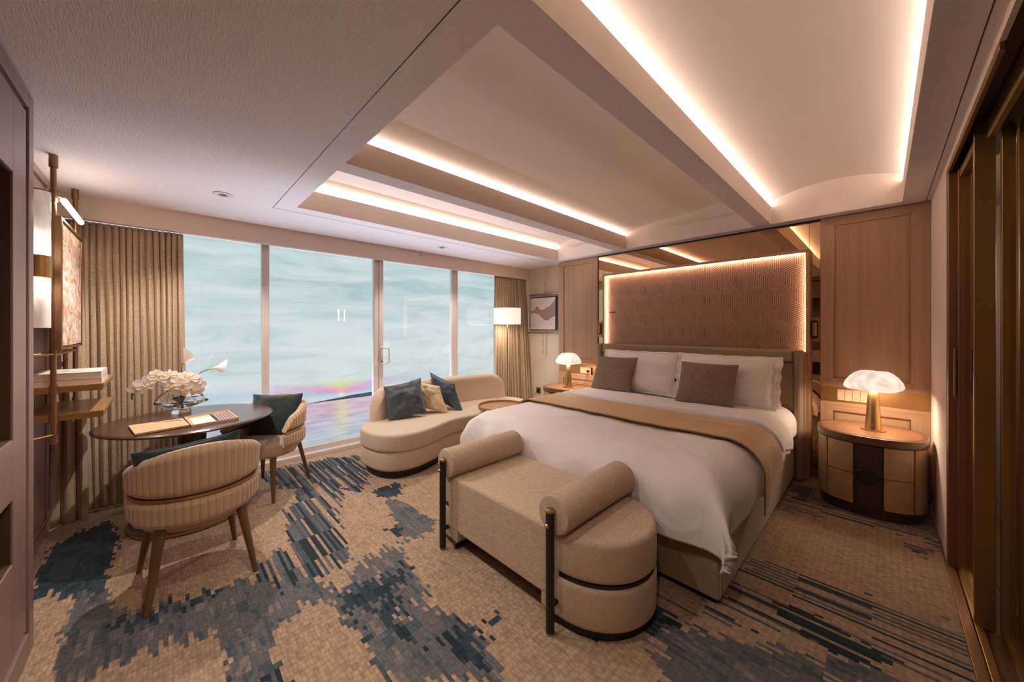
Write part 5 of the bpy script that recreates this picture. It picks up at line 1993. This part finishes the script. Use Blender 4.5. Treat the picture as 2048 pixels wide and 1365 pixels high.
dz = mth('ABSOLUTE', mth('SUBTRACT', sep.outputs['Z'], 1.754-1.42), 0)
t_ = mth('DIVIDE', mth('MAXIMUM', mth('SUBTRACT', dz, 0.08), 0), 0.085)
L(nt, mth('ADD', mth('MULTIPLY', mth('EXPONENT', mth('MULTIPLY', mth('MULTIPLY', t_, t_), -1.0), 0), 2.4), 0.20), p.inputs['Emission Strength'])
obj('upper_shade', G().lathe([(SR, 1.815), (SR, 2.16)], (SXc, SYc, 0), 40), M_ALAB, sn)
obj('lower_shade', G().lathe([(SR, 1.422), (SR, 1.693)], (SXc, SYc, 0), 40), M_ALAB, sn)
obj('brass_band', G().lathe([(SR, 1.693), (SR+0.004, 1.696), (SR+0.004, 1.812), (SR, 1.815)], (SXc, SYc, 0), 40), M_BRASS, sn)
obj('top_cap', G().lathe([(SR+0.001, 2.1605), (SR+0.001, 2.166)], (SXc, SYc, 0), 40), M_BRASSD, sn)
obj('wall_plate', G().box(-0.60, -0.575, SYc+0.05, SYc+0.10, 1.25, 2.3), M_BRASSD, sn, bevel=0.002)
obj('arm', G().box(-0.58, -0.52, SYc+0.03, SYc+0.05, 1.72, 1.78), M_BRASS, sn)
# small wall plate and mirror on the left wall
tag(obj('wall_socket', G().box(-0.599, -0.590, 3.30, 3.39, 0.44, 0.56), M_CAB, bevel=0.003), 'small mauve socket plate low on the left wall', 'socket')

# ------------------------------------------------------------------ curtains
def curtain(name, label, x0t, x1t, x0b, x1b, yt, yb, zt, zb, nf, seed, gather=None):
    t = thing(name, label, 'curtain', ((x0b+x1b)/2, yb, zb), None)
    rs = random.Random(seed)
    ph = [rs.uniform(-0.5, 0.5) for _ in range(nf+2)]
    am = [rs.uniform(0.75, 1.25) for _ in range(nf+2)]
    g = G()
    nu, nv = nf*10+1, 34

    def fn(u, v):
        z = zt+(zb-zt)*v
        k = v
        xx = (x0t+(x0b-x0t)*k)+((x1t+(x1b-x1t)*k)-(x0t+(x0b-x0t)*k))*u
        f = u*nf
        i = int(min(nf, f))
        w = math.sin(2*PI*f+ph[i]*0+0.6*math.sin(v*2.0+i))
        amp = 0.036*(0.55+0.45*min(1, v*4))*am[i % len(am)]
        y = yt+(yb-yt)*k + amp*w + 0.012*nz(u*5, v*2, seed)
        xx += 0.010*math.cos(2*PI*f)*(0.5+v)+0.010*nz(u*9, v*3, seed+2)*v
        if v < 0.05:
            y += 0.008*math.sin(4*PI*f)*(1-v/0.05)
        return (xx, y, z)
    g.grid(nu, nv, fn)
    obj('drape', g, M_CURT, t, solid=0.004)
    g = G()
    g.grid(nu, 3, lambda u, v: (x0t+(x1t-x0t)*u, yt-0.004+0.016*math.sin(2*PI*u*nf)+0.006*math.sin(4*PI*u*nf), zt+0.001-0.085*v))
    obj('heading_tape', g, M_CURT, t, solid=0.003)
    return t


curtain('curtain', 'full length beige woven curtain at the left end of the window', -0.475, 0.115, -0.44, 0.13, 4.385, 4.255, 2.262, 0.02, 15, 3)
curtain('curtain', 'inner fold of beige woven curtain in the left window corner', -0.603, -0.465, -0.603, -0.42, 4.39, 4.12, 2.262, 0.01, 3, 6)
curtain('curtain', 'full length beige woven curtain at the right end of the window', 3.86, 4.40, 3.80, 4.47, 4.390, 4.35, 2.285, 0.02, 12, 8)
curtain('curtain', 'outer fold of beige woven curtain against the picture wall', 4.39, 4.57, 4.45, 4.59, 4.385, 4.27, 2.285, 0.02, 4, 12)

# ------------------------------------------------------------------ hanging picture on the right wall
pf = thing('framed_picture', 'framed abstract picture with taupe brush shape hanging beside the oak panel', 'picture', (4.55, 3.94, 1.34))
PYa, PYb, PZa, PZb, PXf = 3.625, 4.268, 1.345, 1.985, 4.545
obj('backing', G().box(4.565, 4.572, PYa+0.035, PYb-0.015, 1.385, 1.945), M_BLACKP, pf)
obj('artwork_panel', G().box(4.548, 4.564, PYa+0.065, PYb-0.035, 1.40, 1.93), M_ARTBG, pf, bevel=0.002)
ink = [(4.232, 1.725), (4.18, 1.722), (4.13, 1.735), (4.115, 1.775), (4.08, 1.795), (4.05, 1.762), (4.01, 1.735), (3.96, 1.725), (3.90, 1.745), (3.85, 1.770), (3.80, 1.785), (3.75, 1.825), (3.692, 1.885), (3.692, 1.62), (3.75, 1.60), (3.80, 1.575), (3.86, 1.545), (3.92, 1.560), (3.98, 1.600), (4.02, 1.640), (4.08, 1.665), (4.13, 1.675), (4.17, 1.680), (4.232, 1.665)]
g = G()
n = len(ink)
g.add([(4.5465, y, z) for y, z in ink]+[(4.5482, y, z) for y, z in ink], [tuple(range(n))]+[(i, n+i, n+(i+1) % n, (i+1) % n) for i in range(n)])
obj('brush_shape', g, M_ARTINK, pf)
for yy in (PYa, PYb):
    obj('frame_bar', G().tube([(PXf, yy, PZa), (PXf, yy, PZb)], 0.0065, 8), M_CHROME, pf)
for zz in (PZa, PZb):
    obj('frame_bar', G().tube([(PXf, PYa-0.01, zz), (PXf, PYb+0.02, zz)], 0.0065, 8), M_CHROME, pf)
    obj('frame_bar', G().tube([(4.578, PYa-0.01, zz), (4.578, PYb+0.02, zz)], 0.005, 8), M_CHROME, pf)
obj('hanging_rod', G().tube([(4.535, 3.935, PZb), (4.535, 3.935, 2.33)], 0.0055, 8).tube([(4.535, 3.935, 1.02), (4.535, 3.935, PZa)], 0.0055, 8), M_CHROME, pf)
obj('rod_end', G().lathe([(0.004, 1.00), (0.011, 1.012), (0.009, 1.06), (0.004, 1.07)], (4.535, 3.935, 0), 10), M_CHROME, pf)
obj('wall_hook', G().tube([(4.535, 3.935, 2.155), (4.598, 3.935, 2.155)], 0.008, 10), M_CHROME, pf)
obj('clasp', G().box(4.53, 4.55, 3.90, 3.97, 1.965, 1.99), M_CHROME, pf)

# wall outlets
ow = thing('wall_outlet', 'brass floor level outlet with black plug on the picture wall', 'outlet', (4.59, 4.09, 0.3))
obj('plate', G().box(4.589, 4.599, 4.045, 4.135, 0.31, 0.41), M_GOLDF, ow, bevel=0.002)
obj('plug', G().box(4.565, 4.588, 4.075, 4.11, 0.34, 0.375), M_BLACK, ow, bevel=0.004)
tag(obj('power_cord', G().tube(cat_spline([(4.565, 4.09, 0.345), (4.53, 4.13, 0.28), (4.45, 4.18, 0.12), (4.2, 4.17, 0.012), (3.95, 4.13, 0.012)], 8), 0.003, 6), M_BLACK), 'thin black cord from the brass outlet to the floor lamp', 'cord')

# ------------------------------------------------------------------ nightstands
def nightstand(yc, hw, label):
    xc, hx = 4.085, 0.305
    t = thing('nightstand', label, 'nightstand', (xc, yc, 0), 'oval nightstands beside the bed')
    def oval(k, n=72, dx=0.0, e=2.5):
        out = []
        for i in range(n):
            a = 2*PI*i/n
            c, s = math.cos(a), math.sin(a)
            out.append((xc+(hx-dx)*math.copysign(abs(c)**(2/e), c), yc+(hw-dx)*math.copysign(abs(s)**(2/e), s)))
        return out
    obj('plinth', G().prism(oval(0, dx=0.022), 0.0, 0.075, True), M_DARKW2, t)
    obj('carcass', G().prism(oval(0, dx=0.022), 0.07, 0.56, True), M_DARKW2, t)
    obj('top_rim', cushion_solid(oval(0), 0.545, 0.602, 0.006), M_NSRIM, t)
    obj('top_inset', G().prism(oval(0, dx=0.030), 0.602, 0.6035, False), M_NSTOP, t)
    # curved fronts: pieces of the oval between given y fractions
    base = oval(0, n=720, dx=0.008)
    def piece(y0, y1, z0, z1, mat, name, front=True, out=0.0):
        pts = [p for p in base if (p[0] < xc+0.02 if front else True) and y0 <= p[1] <= y1]
        pts.sort(key=lambda p: p[1])
        pts = pts[::4]+[pts[-1]] if len(pts) > 8 else pts
        inner = [(p[0]+0.02*((xc-p[0])/hx), p[1]+0.02*((yc-p[1])/hw)) for p in pts]
        outer = [(p[0]-out, p[1]) for p in pts]
        poly = outer[::-1]+inner
        a = sum(poly[i-1][0]*poly[i][1]-poly[i][0]*poly[i-1][1] for i in range(len(poly)))
        if a < 0:
            poly = poly[::-1]
        return obj(name, G().prism(poly, z0, z1), mat, t, bevel=0.0015, seg=1)
    yl = [yc-hw+0.001, yc-hw*0.755, yc-hw*0.735, yc-hw*0.255, yc-hw*0.24, yc+hw*0.24, yc+hw*0.255, yc+hw*0.735, yc+hw*0.755, yc+hw-0.001]
    for (a, b) in ((yl[2], yl[3]), (yl[6], yl[7])):
        piece(a, b, 0.080, 0.308, M_BURL, 'drawer_panel')
        piece(a, b, 0.314, 0.540, M_BURL, 'drawer_panel')
    piece(yl[4], yl[5], 0.080, 0.308, M_DARKW2, 'centre_panel', out=0.004)
    piece(yl[4], yl[5], 0.314, 0.540, M_DARKW2, 'centre_panel', out=0.004)
    piece(yl[0], yl[1], 0.080, 0.540, M_BURL, 'side_panel', front=False) if False else None
    # end panels wrap round the ends of the oval
    for sgn in (-1, 1):
        pts = [p for p in base if sgn*(p[1]-yc) > hw*0.755]
        pts.sort(key=lambda p: math.atan2((p[1]-yc)*sgn, p[0]-xc))
        pts = pts[::6]+[pts[-1]]
        inner = [(xc+(p[0]-xc)*0.94, yc+(p[1]-yc)*0.94) for p in pts]
        poly = pts+inner[::-1]
        a = sum(poly[i-1][0]*poly[i][1]-poly[i][0]*poly[i-1][1] for i in range(len(poly)))
        if a < 0:
            poly = poly[::-1]
        obj('end_panel', G().prism(poly, 0.080, 0.540), M_BURL, t, bevel=0.0015, seg=1)
    xk = min(p[0] for p in base)-0.006
    r = 0.062
    obj('drawer_knob', G().tube([(xk+0.004, yc, 0.311), (xk-0.014, yc, 0.311), (xk-0.018, yc, 0.311)], [r, r, r-0.004], 40), M_BLACK, t)
    return t


M_NSRIM = wood('nightstand_rim', S(112, 74, 52), S(86, 54, 38), 'Y', rough=0.35, coat=0.3)
nightstand(0.075, 0.318, 'oval two tone nightstand right of the bed by the sliding door')
nightstand(3.10, 0.318, 'oval two tone nightstand between the bed and the picture wall')

M_LAMPG = glowing_stone('alabaster_lamp', (1.0, 0.86, 0.72, 1), 0.60, 0.42)
def table_lamp(x, y, label):
    z = 0.604
    t = thing('table_lamp', label, 'table lamp', (x, y, z), 'alabaster mushroom lamps on the nightstands')
    obj('base_disc', G().lathe([(0.072, 0), (0.073, 0.003), (0.073, 0.007), (0.05, 0.010)], (x, y, z), 48), M_BRASS, t)
    st_ = obj('stem', G().lathe([(0.050, 0.008), (0.049, 0.012), (0.030, 0.325), (0.028, 0.345)], (x, y, z), 40), M_BRASS, t)
    obj('dimmer_knob', G().tube([(x-0.046, y+0.004, z+0.045), (x-0.060, y+0.004, z+0.045)], 0.008, 12), M_BRASS, st_)
    prof = [(0.030, 0.335), (0.10, 0.322), (0.150, 0.325), (0.172, 0.338), (0.176, 0.352), (0.166, 0.385), (0.140, 0.425), (0.112, 0.455), (0.085, 0.470), (0.03, 0.474)]
    g = G()
    n = 56
    vs = []
    for (r, zz) in prof:
        for k in range(n):
            a = 2*PI*k/n
            q = 1+0.02*math.sin(a*5+1)*(r/0.17)
            vs.append((x+r*q*math.cos(a), y+r*q*math.sin(a), z+zz+0.004*math.sin(a*3)*(r/0.17)))
    g.add(vs, [(i*n+k, i*n+(k+1) % n, (i+1)*n+(k+1) % n, (i+1)*n+k) for i in range(len(prof)-1) for k in range(n)], True)
    g.add(vs[-n:], [tuple(range(n))], True)
    obj('lamp_shade', g, M_LAMPG, t)
    disc('table_lamp_bulb', (x, y, z+0.319), 0.12, 5.0, WARM)
    return t


table_lamp(4.085, 0.052, 'lit alabaster mushroom lamp with brass stem on the right nightstand')
table_lamp(4.03, 3.035, 'lit alabaster mushroom lamp with brass stem on the left nightstand')

# switches on the right brass band, socket on the left one
for k in range(4):
    y = 0.288-0.0505*k
    o = obj('wall_switch', G().box(WX+0.004, WX+0.0115, y-0.048, y, 0.765, 0.862), M_SWITCH, bevel=0.002)
    obj('rocker_mark', G().tube([(WX+0.0035, y-0.024, 0.79), (WX+0.0045, y-0.024, 0.79)], 0.004, 8), M_WHITEP if k < 2 else M_BRASSD, o)
    obj('rocker_line', G().box(WX+0.0036, WX+0.0045, y-0.030, y-0.016, 0.845, 0.847), M_BRASSD, o)
    tag(o, ['first square light switch from the left on the brass band behind the right lamp', 'second square light switch from the left on the brass band behind the right lamp',
            'third square light switch from the left on the brass band behind the right lamp', 'fourth square light switch, closest to the right lamp stem on the brass band'][k], 'light switch', 'switches on the right brass band')
so = thing('wall_socket', 'square cream socket plate with black plug left of the headboard', 'socket', (4.43, 2.98, 0.75))
obj('plate', G().box(WX+0.002, WX+0.0115, 2.93, 3.115, 0.758, 0.848), M_SWITCH, so, bevel=0.002)
obj('black_surround', G().box(WX+0.0085, WX+0.0118, 2.905, 2.93, 0.745, 0.855), M_BLACK, so)
obj('plug', G().box(WX-0.020, WX+0.002, 2.955, 2.99, 0.782, 0.812), M_BLACK, so, bevel=0.004)
tag(obj('power_cord', G().tube(cat_spline([(4.405, 2.972, 0.785), (4.395, 2.985, 0.72), (4.36, 3.00, 0.625), (4.25, 3.02, 0.612), (4.12, 3.05, 0.612)], 8), 0.003, 6), M_BLACK), 'thin black cord hanging from the socket to the left table lamp', 'cord')
tag(obj('power_cord', G().tube(cat_spline([(4.405, -0.12, 0.60), (4.40, -0.235, 0.40), (4.40, -0.25, 0.20), (4.41, -0.25, 0.05)], 6), 0.003, 6), M_BLACK), 'thin black cord behind the right nightstand beside the white wall', 'cord')
